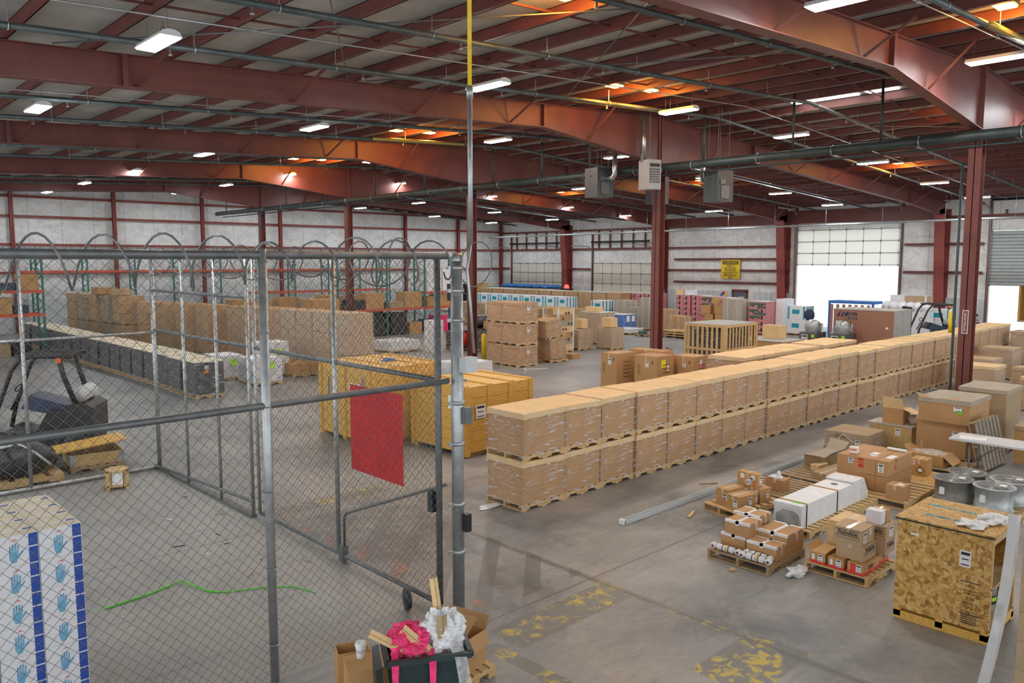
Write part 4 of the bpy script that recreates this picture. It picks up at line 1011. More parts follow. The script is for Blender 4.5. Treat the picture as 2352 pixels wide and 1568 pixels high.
def coil(name, label, a, b, r, pitch, z, seed):
    a = Vector((*a, 0)); b = Vector((*b, 0)); L = (b - a).length; d = (b - a) / L; nr = Vector((-d.y, d.x, 0)); n = int(L / pitch * 18); pts = []; rnd = random.Random(seed); ph = [rnd.uniform(.75, 1.15) for _ in range(80)]
    for i in range(n + 1):
        t = i / 18; k = ph[int(t)] * (1 - (t % 1)) + ph[int(t) + 1] * (t % 1); ang = 2 * PI * t
        pts.append(a + d * (t * pitch) + nr * (r * k * math.cos(ang)) + Vector((0, 0, z + r * k * math.sin(ang))))
    o = tag(MB().tube(pts, .011, 5).build(name, 'dull_steel'), label, 'razor wire')
    m = MB()
    for i in range(2, n, 5):
        p = pts[i]; m.bar(p + Vector((0, 0, -.02)) + d * .01, p + Vector((0, 0, .02)) - d * .01, .012, .004)
    m.build('barb', 'galvanised', o); return o
coil('razor_wire', 'razor wire coil looping along the top of the near cage panel', (-.5, 7.32), (5.95, 7.32), .25, .5, 4.29, 1)
coil('razor_wire', 'razor wire coil along the top of the side cage panel', (5.78, 7.9), (5.78, 16.7), .27, .9, 4.28, 2)
c = tag(MB().tube([(6.0 + .24 + .25 * math.cos(a), 7.22 - .05 * math.sin(a), 4.26 + .27 * math.sin(a)) for a in [k * PI / 12 for k in range(24)]], .008, 6, closed=True).build('razor_wire', 'dull_steel'), 'single razor wire loop hooked over the gate post', 'razor wire')
# ---------------------------------------------------------------- inside the cage
gx = [.96, 1.32, 1.68]; gw = .355; gy = [8.1 + .31 * k for k in range(4)]; gh = .285
pallet('pallet under the white glove cartons inside the cage', .94, 8.08, 1.12, 1.28, .13)
gc = carton('x', 0, 0, 0, gw, .305, gh - .003, 'white_carton', tape=None, name='glove_carton', cat='carton')
MB().box(0, 0, gh - .003, gw, .305, gh - .002).build('top_flap', 'cream_top', gc)
MB().box(0, .14, gh - .002, gw, .17, gh - .001).build('packing_tape', 'white_paint', gc)
MB().box(gw - .078, -.001, .004, gw - .004, -.0003, gh - .008).build('blue_stripe', 'blue_print', gc)
MB().box(gw - .078, -.0016, .15, gw - .004, -.0008, .162).build('white_bar', 'white_carton', gc)
MB().box(gw - .09, .135, gh - .001, gw - .02, .175, gh - .0004).build('top_stripe', 'blue_print', gc)
m = MB()
def P2(q): return [(x * .55 + .12, y * .55 + .03) for x, y in q]
m.prism(P2([(.03, .0), (.10, .0), (.13, .08), (.135, .17), (.0, .17), (.0, .08)]), 'y', -.0012, -.0003)
for i, (x, hh) in enumerate(((.0, .12), (.036, .15), (.072, .15), (.106, .12))): m.prism(P2([(x, .165), (x + .028, .165), (x + .03 + .004 * i, .17 + hh), (x + .006 + .004 * i, .17 + hh)]), 'y', -.0012, -.0003)
m.prism(P2([(.13, .07), (.21, .17), (.19, .19), (.13, .12)]), 'y', -.0012, -.0003)
m.build('hand_picture', 'hand_print', gc)
m = MB(); m.prism([(.13, gh - .06), (.17, gh - .045), (.2, gh - .06), (.17, gh - .035)], 'y', -.0012, -.0003); m.build('red_mark', 'red_print', gc)
first = True; rn = ['bottom', 'second', 'third', 'fourth', 'fifth', 'top']; cn = ['left', 'middle', 'right']; dn = ['front', 'second', 'third', 'back']
for a in range(6):
    for b in range(3):
        for k in range(4):
            l = 'white glove carton with blue hand picture, %s layer, %s column, %s rank' % (rn[a], cn[b], dn[k]); loc = (gx[b], gy[k], .131 + a * gh)
            if first: gc.location = loc; gc['label'] = l; gc['group'] = 'glove cartons in the cage'; first = False
            else: dup(gc, loc, label=l)
sc2 = thing('small_wooden_crate', 'small pine crate with white panel on the cage floor by the back fence', 'crate', (4.42, 15.75, 0), -.25)
MB().box(.03, .03, .06, .36, .4, .33).build('crate_body', 'cardboard_light', sc2); m = MB()
for x in (0, .33): m.box(x, 0, 0, x + .06, .06, .36); m.box(x, .37, 0, x + .06, .43, .36)
m.box(0, 0, .33, .39, .43, .36); m.box(0, 0, .05, .39, .03, .1); m.box(-.01, 0, .05, .02, .43, .1); m.build('frame', 'pine', sc2); MB().box(.1, -.001 + .02, .1, .3, .028, .32).build('white_panel', 'paper', sc2)
MB().box(.09, -.004, 0, .1, .0, .36).build('strap', 'black_plastic', sc2); MB().box(.29, -.004, 0, .3, 0, .36).build('strap', 'black_plastic', sc2)
o = tag(MB().tube([(2.8, 10.31, .012), (3.3, 10.37, .015), (3.6, 10.45, .012), (3.82, 10.48, .03), (3.92, 10.0, .02), (4.02, 9.85, .012), (4.16, 9.73, .012)], .012, 5).build('green_tape_strip', 'lime_tape'), 'longer crumpled lime green tape strip on the cage floor', 'tape')
o = tag(MB().tube([(4.2, 9.72, .01), (4.55, 9.55, .012), (4.85, 9.3, .012), (4.95, 8.95, .01)], .008, 5).build('green_tape_strip', 'lime_tape'), 'short dull green tape strip behind the near gray post', 'tape')
rnd = random.Random(4)
for i in range(14):
    x = 5.2 + rnd.uniform(-.9, .4); y = 11 + rnd.uniform(-1.6, 4.5); a = rnd.uniform(0, 3); L = rnd.uniform(.05, .2)
    tag(MB().bar((x, y, .008), (x + L * math.cos(a), y + L * math.sin(a), .008), .015, .01).build('wood_splinter', ('pine_dark', 'black_plastic', 'paper')[i % 3]), 'small scrap of debris on the cage floor along the gate', 'debris', 'floor scraps along the gate')
# ---------------------------------------------------------------- forklifts
def forklift(label, x, y, rz, body, k=1.0):
    t = thing('forklift', label, 'forklift', (x, y, 0), rz); t.scale = (k, k, k)      # nose points to -x
    MB().prism([(-.55, .18), (1.25, .18), (1.3, .55), (1.2, .95), (.45, 1.0), (.2, .55), (-.55, .5)], 'y', -.5, .5).build('chassis', body, t)
    MB().prism([(.75, .5), (1.3, .5), (1.3, 1.02), (1.15, 1.12), (.8, 1.1)], 'y', -.52, .52).build('counterweight', body, t)
    MB().prism([(-.1, 1.02), (.12, 1.28), (.85, 1.03), (.8, .8)], 'y', -.34, .34).build('hood', 'navy_paint', t)
    MB().prism([(-.12, 1.03), (.02, 1.0), (.2, 1.25), (.05, 1.3)], 'y', -.28, .28).build('seat', 'black_plastic', t)
    m = MB()
    for s in (-.5, .5):
        m.tube([(-.62, s, .5), (-.5, s, 1.0), (-.18, s, 1.85), (-.02, s, 2.06), (.2, s, 2.12)], .045, 8); m.tube([(1.0, s * .9, 1.0), (.78, s, 1.7), (.7, s, 2.1)], .055, 8); m.tube([(.1, s, 2.12), (.95, s, 2.1)], .045, 8)
    for q in range(9): m.box(-.1 + .12 * q, -.5, 2.1, -.06 + .12 * q, .5, 2.14)
    m.build('overhead_guard', 'black_paint', t)
    for X, s, r in ((-.35, -.5, .3), (-.35, .5, .3), (.95, -.46, .26), (.95, .46, .26)):
        o = MB().lathe([(.1, -.11), (r - .04, -.11), (r, -.07), (r, .07), (r - .04, .11), (.1, .11)], (0, 0, 0), 20).build('wheel', 'black_plastic', t); o.location = (X, s, r); o.rotation_euler.x = PI / 2
    m = MB()
    for s in (-.32, .32): m.box(-.95, s - .05, .08, -.8, s + .05, 2.0)
    for z in (.2, 1.0, 1.9): m.box(-.92, -.32, z, -.84, .32, z + .1)
    m.build('mast', 'black_paint', t)
    m = MB()
    for s in (-.25, .25): m.box(-1.95, s - .06, .06, -.95, s + .06, .1); m.box(-1.0, s - .06, .06, -.95, s + .06, .6)
    m.build('fork', 'dull_steel', t)
    m = MB(); m.tube([(1.02, -.35, 1.28), (1.02, .35, 1.28)], .16, 14); m.build('gas_bottle', 'panel_gray' if body == 'black_paint' else 'blue_tarp', t)
    m = MB(); m.tube([(-.42, .0, .95), (-.25, 0, 1.3)], .025, 6); m.tube([(-.25 + .03 * math.cos(a), .17 * math.sin(a), 1.32 + .17 * math.cos(a) * .4 + .1) for a in [q * PI / 8 for q in range(16)]], .016, 5, closed=True); m.build('steering_wheel', 'black_plastic', t)
    MB().box(.66, -.56, 1.98, .76, -.44, 2.08).build('beacon', 'orange_print', t)
    return t
forklift('black and navy forklift parked behind the back cage fence', 4.2, 20.0, -.55, 'black_paint', 1.06)
forklift('dark forklift with blue gas bottle right of the plywood export crate', 40.6, 13.85, -.85, 'black_paint', 1.06)
t = thing('forklift_mast', 'dark forklift mast cut off by the left edge behind the back fence', 'forklift', (2.3, 22.6, 0)); m = MB()
m.box(-.1, -.1, 0, .05, .1, 2.1); m.box(-.6, -.08, 1.95, .35, .08, 2.05); m.build('mast', 'black_paint', t); MB().box(-1.2, -.5, .2, -.2, .5, 1.0).build('chassis', 'navy_paint', t)
for X in (-.5,): o = MB().lathe([(.1, -.1), (.28, -.1), (.3, 0), (.28, .1), (.1, .1)], (0, 0, 0), 18).build('wheel', 'black_plastic', t); o.location = (X, -.5, .3); o.rotation_euler.x = PI / 2
t = thing('tarped_machine', 'bulky black wrapped machine on an orange pallet behind the back fence', 'machine', (2.3, 17.1, 0)); pallet_mesh(1.75, 1.2, .16).build('pallet_base', 'pine', t)
m = MB(); m.blob((.8, .6, .45), (.9, .6, .42), 5, .18, 22, 14, flat=.17); m.build('tarp', 'black_wrap', t)
m = MB(); m.blob((.75, .35, .78), (.26, .14, .05), 3, .1); m.blob((.45, .02, .5), (.1, .05, .06), 4, .1); m.build('white_patch', 'clear_plastic', t)
m = MB(); m.tube([(1.05, .35, .8), (1.3, .15, .62), (1.55, .05, .35)], .02, 6); m.build('strap', 'white_paint', t)
oc = thing('open_crate', 'shallow open wooden crate with tilted lid on a pallet by the forklift', 'crate', (4.28, 17.55, 0), -.1); pallet_mesh(1.0, .95, .12).build('pallet_base', 'pine_dark', oc)
m = MB(); m.box(0, 0, .121, 1.0, .03, .36); m.box(0, .92, .121, 1.0, .95, .36); m.box(0, .03, .121, .03, .92, .36); m.box(.97, .03, .121, 1.0, .92, .36); m.build('crate_wall', 'ply_yellow', oc)
M4 = Matrix.Translation((-.35, .1, .40)) @ Matrix.Rotation(-.1, 4, 'Y'); MB().box(0, 0, 0, 1.45, .8, .025, M4).build('lid', 'crate_pine', oc)
m = MB(); m.box(-.006, -.006, .13, .1, -.001, .36); m.box(.9, -.006, .13, 1.006, -.001, .36); m.build('corner_bracket', 'galvanised', oc)
# ---------------------------------------------------------------- black wrapped row
bk = block('x', 0, 0, .92, 1.0, 1.13, 'black_plastic', 7, rows=1, cols=1, wrap=False, name='black_wrapped_pallet')
MB().box(-.03, -.02, 1.135, .97, 1.03, 1.16).build('top_sheet', 'cream_top', bk)
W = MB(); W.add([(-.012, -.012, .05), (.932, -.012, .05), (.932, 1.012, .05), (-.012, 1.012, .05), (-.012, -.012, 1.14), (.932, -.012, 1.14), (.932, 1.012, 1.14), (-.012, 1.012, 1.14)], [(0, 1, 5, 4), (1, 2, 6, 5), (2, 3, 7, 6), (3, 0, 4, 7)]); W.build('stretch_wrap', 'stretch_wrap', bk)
for i in range(18):
    y = 24.5 + 1.24 * i; x = 9.62 + random.uniform(-.05, .05); l = 'black wrapped pallet with cream top sheet in the long row, %s from the near end' % ORD[i]
    if i == 0: bk.location = (x, y, 0); bk['label'] = l; bk['group'] = 'black wrapped pallets'
    else:
        q = dup(bk, (x, y, 0), label=l)
lab(bk, '-y', .35, .85, .12, .12, 'orange_print', at=-.014, name='orange_label'); lab(bk, '-y', .35, .98, .12, .1, at=-.014)
for x, y, sx, sy, z1, l in ((12.0, 25.6, 1.1, 1.2, .95, 'nearest white wrapped pallet beside the black row'), (11.6, 27.6, 1.0, 1.3, .9, 'long white wrapped pallet behind the nearest white one'), (13.2, 27.2, 1.0, 1.0, 1.3, 'tall white wrapped pallet with green sticker behind the gate')):
    t = block(l, x, y, sx, sy, z1, 'white_carton', 12, rows=2, cols=1)
    lab(t, '-y', sx * .6, z1 * .72, .26, .24, 'neon_label', at=-.014, name='green_sticker')
t = block('low brown carton pallet right of the white wrapped pallets', 14.0, 26.6, 1.1, 1.0, .5, 'cardboard_orange', 33, rows=3, cols=3, wrap=False)
# tall brown loads behind the black row
def sag(label, x, y, sx, sy, z0, z1, mat, seed, group):
    t = thing('brown_pallet_load', label, 'pallet load', (x, y, z0), 0, group); r = random.Random(seed); pallet_mesh(sx, sy, .12).build('pallet_base', 'pine', t)
    m = MB(); n = r.choice((3, 4, 5)); h = (z1 - z0 - .12) / n
    for a in range(n):
        for b in range(2):
            for q in range(2):
                e = r.uniform(-.02, .03)
                m.box(b * sx / 2 + .004 - e * (b == 0), q * sy / 2 + .004 - e * (q == 0), .12 + a * h + .004, (b + 1) * sx / 2 - .004, (q + 1) * sy / 2 - .004, .12 + (a + 1) * h - r.uniform(.003, .02))
    m.build('carton_stack', mat, t)
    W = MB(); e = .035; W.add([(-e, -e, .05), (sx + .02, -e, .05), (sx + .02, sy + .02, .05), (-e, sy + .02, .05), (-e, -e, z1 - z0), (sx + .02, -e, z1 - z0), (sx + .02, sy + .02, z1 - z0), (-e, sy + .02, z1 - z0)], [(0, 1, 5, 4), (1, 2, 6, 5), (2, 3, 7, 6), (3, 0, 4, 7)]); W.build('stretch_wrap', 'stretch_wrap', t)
    return t
for i in range(8):
    y = 24.7 + 1.32 * i; z1 = 2.42 - .02 * i
    sag('tall brown wrapped load in the middle row, %s from the right end' % ORD[i], 15.2 + .02 * i, y, 1.1, 1.22, 0, z1, 'cardboard_tan' if i < 4 else 'cardboard', 200 + i, 'tall brown wrapped loads')
for i in range(4):
    sag('yellowish brown carton load behind the black row, %s from the right' % ORD[i], 14.6 - .35 * i, 35.6 + 1.6 * i, 1.1, 1.3, 0, 2.3, 'cardboard_orange', 220 + i, 'yellowish carton loads')
for i in range(5):
    for lv in (0, 1):
        sag('%s brown sagging load at the far end of the black row, %s from the right' % (('lower', 'upper')[lv], ORD[i]), 12.9 - .16 * i, 42.0 + 1.45 * i, 1.15, 1.3, lv * 1.12, (1.1, 2.55)[lv], 'cardboard_dusty' if i % 2 else 'cardboard_orange', 230 + i * 2 + lv, 'sagging brown loads')
carton('open brown box on top of the far sagging loads', 12.6, 44.5, 2.58, .9, 1.2, .35, 'cardboard', tape=None); carton('pinkish box on top of the sagging loads near the corner post', 12.9, 42.6, 2.58, .7, .8, .3, 'cardboard_tan')
# ---------------------------------------------------------------- yellow crates by the gate
def wood_crate(label, x, y, sx, sy, h, rz=0, boards=6, post=4):
    t = thing('wooden_crate', label, 'crate', (x, y, 0), rz); bh = (h - .12) / boards; g_ = .006; m = MB()
    for k in range(boards):
        z = .1 + k * bh; m.box(0, 0, z + g_, .03, sy, z + bh); m.box(sx - .03, 0, z + g_, sx, sy, z + bh); m.box(.03, 0, z + g_, sx - .03, .03, z + bh); m.box(.03, sy - .03, z + g_, sx - .03, sy, z + bh)
    m.build('side_boards', 'crate_pine', t)
    m = MB()
    n = 9
    for k in range(n): m.box(k * sx / n + .002, -.01, h - .02, (k + 1) * sx / n - .004, sy + .01, h)
    m.build('top_boards', 'crate_pine', t)
    m = MB()
    for k in range(post):
        X = k * (sx - .12) / (post - 1); m.box(X, -.03, .03, X + .12, -.001, h); m.box(X, sy + .001, .03, X + .12, sy + .03, h)
    for k in range(3):
        Y = k * (sy - .12) / 2; m.box(-.03, Y, .03, -.001, Y + .12, h); m.box(sx + .001, Y, .03, sx + .03, Y + .12, h)
    for X in (0, sx / 3, 2 * sx / 3, sx - .1): m.box(X, -.01, h + .001, X + .1, sy + .01, h + .028)
    m.build('battens', 'crate_pine', t)
    m = MB()
    for k in range(3): Y = .1 + k * (sy - .3) / 2; m.box(0, Y, 0, sx, Y + .1, .1)
    m.build('skid', 'pine', t)
    return t
w1 = wood_crate('lower long yellow pine crate standing right of the gate post', 10.9, 13.0, 2.05, 1.95, 1.56)
lab(w1, '-y', .42, 1.0, .28, .3, at=-.032, lines=3); lab(w1, '-x', .4, 1.2, .3, .3, at=-.032)
w2 = wood_crate('taller yellow pine crate behind the gate with blue strap on top', 9.95, 15.2, 2.0, 2.3, 1.84)
lab(w2, '-x', .75, 1.3, .3, .28, at=-.032, lines=3); lab(w2, '-x', .4, 1.3, .3, .28, at=-.032, lines=3)
m = MB(); m.tube([(.9, .9, 1.87), (1.1, 1.05, 1.9), (1.3, .9, 1.88), (1.15, .8, 1.88), (.95, .85, 1.88)], .02, 6); m.tube([(-.04, 1.8, 1.5), (-.05, 1.8, .9)], .015, 5); m.tube([(-.04, .3, 1.6), (-.05, .32, 1.2)], .015, 5); m.build('blue_strap', 'blue_tarp', w2)
m = MB(); m.tube([(.25, .5, 1.6), (.4, .7, 1.63), (.55, .6, 1.61), (.4, .45, 1.61)], .016, 6); m.build('blue_strap', 'blue_tarp', w1)
# ---------------------------------------------------------------- bollards, extinguisher, screen at the middle column
for x, y, l in ((21.95, 26.55, 'yellow steel bollard left of the middle ridge column'), (22.35, 27.1, 'yellow bollard just behind the left bollard'), (22.5, 25.55, 'yellow steel bollard right of the middle ridge column'), (23.0, 25.75, 'yellow bollard just behind the right bollard'), (23.2, 36.0, 'yellow bollard beside the second farthest ridge column')):
    tag(MB().lathe([(.0, 0), (.11, 0), (.11, 1.1), (.08, 1.17), (0, 1.19)], (0, 0, 0), 16).build('bollard', 'yellow_paint', None, (x, y, 0)), l, 'bollard')
fe = thing('fire_extinguisher', 'red fire extinguisher strapped to the middle ridge column', 'fire extinguisher', (22.2, 26.45, .65)); MB().lathe([(0, 0), (.085, 0), (.085, .42), (.03, .5), (.03, .56), (0, .57)], (0, 0, 0), 14).build('cylinder', 'red_plastic', fe); MB().box(-.03, -.02, .56, .1, .02, .62).build('valve', 'black_paint', fe)
fe2 = thing('fire_extinguisher', 'red fire extinguisher with hose at the second ridge column', 'fire extinguisher', (22.62, 16.1, .75)); MB().lathe([(0, 0), (.085, 0), (.085, .42), (.03, .5), (.03, .56), (0, .57)], (0, 0, 0), 14).build('cylinder', 'red_plastic', fe2); MB().tube([(0, 0, .58), (.12, -.1, .5), (.12, -.1, .1)], .015, 6).build('hose', 'black_plastic', fe2)
sp_ = thing('speaker_box', 'black metal cabinet bracketed to the middle ridge column', 'cabinet', (22.3, 26.9, 2.55)); MB().box(-.25, -.25, 0, .3, .6, .75).build('cabinet', 'black_paint', sp_); MB().box(-.256, -.22, .08, -.25, .05, .68).build('screen', 'slate', sp_); MB().box(.0, -.48, .3, .06, -.25, .36).build('bracket', 'dull_steel', sp_)
# heap of junk behind the bollards
jk = [('black bagged pallet of scrap behind the bollards, lower load', 24.3, 27.2, 1.3, 1.6, 1.1, 'black_wrap'), ('dark wrapped scrap load left behind the bollards', 24.2, 29.1, 1.2, 1.2, .9, 'black_wrap')]
for l, x, y, sx, sy, z1, mt in jk: block(l, x, y, sx, sy, z1, mt, 5, rows=1, cols=1)
tag(MB().blob((0, 0, .28), (.7, .5, .34), 8, .35, flat=0.0).build('trash_bag', 'black_wrap', None, (24.8, 28.4, 1.14)), 'slumped black trash bag on the scrap pallet behind the bollards', 'trash bag')
carton('torn open box on the scrap load behind the right bollard', 24.6, 27.25, 1.14, .7, .6, .35, 'cardboard_orange', .2, None)
tag(MB().lathe([(0, 0), (.13, 0), (.14, .3), (.06, .4), (.06, .45), (0, .46)], (0, 0, 0), 14).build('water_jug', 'clear_plastic', None, (22.7, 25.15, 0)), 'clear plastic jug on the floor at the right bollard', 'jug')
# ---------------------------------------------------------------- pallet racks
def rack(label, x0, x1, y, d, ups, levels, hz):
    t = thing('pallet_rack', label, 'pallet rack', (0, y, 0))
    for x in ups:
        m = MB()
        for s in (0, d): m.box(x - .045, s - .04, 0, x + .045, s + .04, hz)
        z = .2
        while z < hz - .7: m.bar((x, 0, z), (x, d, z + .35), .04, .03); m.bar((x, d, z + .35), (x, 0, z + .7), .04, .03); z += .7
        m.build('upright_frame', 'green_rack', t)
    for z, a, b in levels:
        for s in (-.03, d + .03): MB().box(a, s - .03, z, b, s + .03, z + .13).build('beam', 'orange_beam', t)
    return t
rack('orange and green pallet rack at the left edge behind the black row', 1, 9.45, 41.3, 1.05, (3.9, 6.6, 9.35), ((2.85, 1, 9.4), (1.78, 1, 9.4)), 4.6)
U = [11.6 + 2.75 * k for k in range(10)]
rack('long green and orange pallet rack along the far left wall', 11, 36.5, 52.6, 1.05, U, ((3.6, 11.0, 36.4), (2.0, 25.0, 36.4)), 4.9)
rack('green pallet rack of mixed stock beyond the yellow crates', 23.3, 30, 37.9, 1.05, (23.4, 26.0, 28.7, 31.4), ((1.45, 23.4, 31.4), (2.35, 28.7, 31.4)), 4.6)
r = random.Random(9); k = 0
for z, x0, x1 in ((2.985, 1.5, 8.6), (1.915, 1.5, 8.6), (.0, 1.5, 8.6)):
    x = x0
    while x < x1:
        wv = r.uniform(.6, 1.0)
        for u in (3.9, 6.6, 9.35):
            if x - .06 < u < x + wv: x = u + .07
        mt = r.choice(['cardboard_orange', 'black_plastic', 'cardboard_dusty', 'dull_steel', 'navy_paint'])
        carton('%s on the left rack, %s along its %s level' % ('dark crate' if mt in ('black_plastic', 'dull_steel', 'navy_paint') else 'brown box', ORD[k % 9], {2.985: 'top', 1.915: 'middle', 0: 'floor'}[z]), x, 41.35, z + .001, wv * .9, .85, r.uniform(.3, .75), mt, 0, None, group='stock on the left rack'); x += wv + .05; k += 1
    k = 0
k = 0
for x, z, wv, h, mt in ((23.6, 1.585, .9, .55, 'black_plastic'), (24.6, 1.585, 1.2, .9, 'cardboard_orange'), (26.2, 1.585, 1.0, .35, 'cardboard_dusty'), (27.3, 1.585, 1.2, .9, 'cardboard_orange'), (28.9, 2.485, 1.1, 1.4, 'clear_plastic'), (30.1, 2.485, 1.1, 1.35, 'clear_plastic'), (28.9, 1.585, .8, .6, 'cardboard_orange'), (29.8, 1.585, .9, .7, 'cardboard_orange'), (30.8, 1.585, .5, .5, 'cardboard_dusty'), (23.7, 0, 1.1, 1.2, 'black_plastic'), (25.0, 0, .9, 1.1, 'black_paint'), (26.3, 0, 1.1, 1.3, 'black_plastic'), (27.6, 0, .9, .7, 'cardboard_orange'), (28.9, 0, .7, .8, 'dark_bin'), (29.7, 0, .8, 1.0, 'trash_bag_pink'), (30.6, 0, .7, .8, 'dark_bin')):
    nm = {'black_plastic': 'black tote', 'black_paint': 'black tote', 'cardboard_orange': 'brown open carton', 'cardboard_dusty': 'dusty carton', 'clear_plastic': 'pale film wrapped load', 'dark_bin': 'dark bin', 'trash_bag_pink': 'pink film wrapped load'}[mt]
    carton('%s in the rack beyond the yellow crates, %s along its %s level' % (nm, ORD[k], 'floor' if z == 0 else 'first' if z < 2 else 'second'), x, 37.95, z + .001, wv, .95, h, mt, 0, None, group='stock in the middle rack'); k += 1
for i, (x, h, mt) in enumerate(((18.2, .9, 'cardboard_orange'), (19.5, .8, 'cardboard'), (20.9, .95, 'cardboard_orange'), (22.3, .85, 'cardboard'), (23.6, 1.0, 'cardboard_orange'), (25.2, .9, 'cardboard'), (26.6, .95, 'cardboard_orange'))):
    carton('tall tan carton standing behind the middle brown row, %s from the left' % ORD[i], x, 41.0, 1.32, 1.0, .9, h, 'cardboard_tan' if i % 2 else 'cardboard_orange', 0, None, group='tan cartons behind the middle row')
    block('dark crate load under the tan cartons behind the middle row, %s from the left' % ORD[i], x, 40.9, 1.15, 1.1, 1.3, 'black_plastic', i, rows=2, cols=1, group='dark loads behind the middle row', wrap=False)
carton('big brown box before the dark loads at the second farthest column', 19.8, 35.3, 1.62, 1.5, 1.0, .75, 'cardboard_orange', 0, None)
block('tan wrapped load under the big brown box near the second farthest column', 19.7, 35.2, 1.7, 1.2, 1.6, 'cardboard_tan', 41, rows=3, cols=2)
# low junk behind the tall yellow crate
block('pale wrapped load right of the tall yellow crate', 17.6, 21.2, 1.5, 1.3, .7, 'clear_plastic', 61, rows=2, cols=2)
block('low cream topped pallet behind the tall yellow crate', 16.2, 23.6, 1.6, 1.4, .55, 'gray_wood', 62, rows=1, cols=1, capm='cream_top', wrap=False)
o = carton('flattened open carton on low pallet behind the yellow crate', 15.6, 21.4, 0.0, 1.4, 1.0, .5, 'cardboard_orange', .1, None); M4 = Matrix.Translation((0, 0, .5)) @ Matrix.Rotation(-.25, 4, 'Y'); MB().box(-.5, 0, 0.01, .0, 1.0, .02, M4).build('flap', 'cardboard_light', o)
block('white wrapped sheet load before the middle rack', 21.0, 30.5, 1.8, 1.5, .55, 'clear_plastic', 63, rows=1, cols=1)
tag(MB().box(0, 0, 0, .7, .6, 1.5).build('white_cabinet', 'white_paint', None, (22.8, 29.6, 0)), 'tall white cabinet behind the gate post near the bollards', 'cabinet')
# ================================================================== RIGHT FOREGROUND
# two hydraulic cylinders and cartons on the near pallet
pallet('worn pallet carrying white cylinders and taped brown cartons', 9.75, 5.18, 1.05, .97, .13, 'pine_dark')
def taped(label, x, y, z, sx, sy, h, two=True):
    o = carton(label, x, y, z, sx, sy, h, 'cardboard', tape=None)
    m = MB(); e = .0015; wd = .05
    m.box(-e, sy / 2 - wd / 2, h - .06, 0, sy / 2 + wd / 2, h + e); m.box(-e, sy / 2 - wd / 2, h, sx + e, sy / 2 + wd / 2, h + e); m.box(sx * .5 - .02, -e, h - .03, sx * .5 + .02, 0, h + e)
    for x_ in (0, sx): m.box(x_ - (.035 if x_ else e), -e, h - .035, x_ + (e if x_ else .035), sy + e, h + e)
    m.box(sx * .55, -e, h - .13, sx * .62, -e / 2, h)
    m.build('packing_tape', 'tape_white', o); return o
taped('brown carton with white tape, lower left on the worn pallet', 10.02, 5.7, .131, .38, .4, .2)
taped('brown carton with white tape stacked upper left on the worn pallet', 10.04, 5.66, .333, .36, .39, .2)
taped('open ended brown carton behind the upper left taped carton', 10.42, 5.72, .131, .34, .42, .42)
taped('long low taped carton before the big one on the worn pallet', 9.98, 5.2, .131, .28, .46, .2)
taped('big flat taped carton with label at the back right of the worn pallet', 10.28, 5.2, .131, .5, .46, .3)
def hydraulic(label, x, y, L, rz):
    t = thing('hydraulic_cylinder', label, 'cylinder', (x, y, .131), rz)
    MB().tube([(0, .06, .05), (0, L - .06, .05)], .045, 14).build('barrel', 'white_paint', t)
    m = MB(); m.tube([(0, .0, .05), (0, .06, .05)], .022, 8); m.tube([(0, L - .06, .05), (0, L, .05)], .022, 8); m.build('rod', 'white_paint', t)
    for y_ in (-.01, L + .01): MB().tube([(-.035, y_, .05), (.035, y_, .05)], .042, 14).build('end_eye', 'white_paint', t); MB().tube([(-.037, y_, .05), (.037, y_, .05)], .02, 10).build('bushing', 'maroon_cloth', t)
    m = MB()
    for y_ in (L * .35, L * .6): m.tube([(.048 * math.cos(a), y_, .05 + .048 * math.sin(a)) for a in [k * PI / 8 for k in range(16)]], .006, 5, closed=True)
    m.build('strap', 'black_plastic', t); MB().tube([(0, L * .38, .05), (0, L * .5, .05)], .047, 12).build('cardboard_sleeve', 'cardboard_light', t)
hydraulic('white hydraulic cylinder lying at the left of the worn pallet front edge', 9.82, 5.7, .38, 0)
hydraulic('front white hydraulic cylinder lying at the right of the worn pallet front edge', 9.8, 5.22, .38, .04)
hydraulic('back white hydraulic cylinder beside the front right one', 9.91, 5.26, .34, .02)
tag(MB().crumple((0, 0, .03), (.18, .11, .06), 6, .4, 24, 14, .15, flat=0).build('plastic_scrap', 'clear_plastic', None, (10.1, 4.95, 0)), 'crumpled clear plastic on the floor beside the worn pallet', 'scrap')
tag(MB().blob((0, 0, .02), (.05, .04, .03), 2, .2, flat=0).build('wood_chip', 'pine', None, (9.55, 5.62, 0)), 'small wood chip on the floor in front of the worn pallet', 'scrap')
# Reliable pallet
pallet('clean pallet carrying lettered boxes in front of the chipboard crate', 10.33, 4.08, .95, .88, .13, 'pine')
def redbox(label, x, y, L=.5, open_=False):
    o = carton(label, x, y, .131, L, .22, .15, 'cardboard_orange', tape=None)
    MB().box(-.0012, -.0012, 0, L + .001, .221, .035).build('red_band', 'red_print', o); lab(o, '-x', .07, .08, .07, .1, at=-.0012, lines=3); lab(o, '-x', .17, .08, .04, .08, at=-.0012); m = MB(); m.box(.15, -.0016, .05, .3, -.0004, .11); m.build('carton_print', 'brown_ink', o)
    if open_:
        m = MB()
        for y0, s in ((0, -1), (.22, 1)): m.quad((0, y0, .15), (L, y0, .15), (L, y0 + s * .06, .22), (0, y0 + s * .06, .22)); m.quad((L, y0, .15), (0, y0, .15), (0, y0 + s * .061, .22), (L, y0 + s * .061, .22))
        m.build('flap', 'cardboard_orange', o)
    return o
redbox('open red banded carton at the left corner of the clean pallet', 10.37, 4.68, .42, True)
redbox('middle red banded carton under the lettered boxes', 10.36, 4.42)
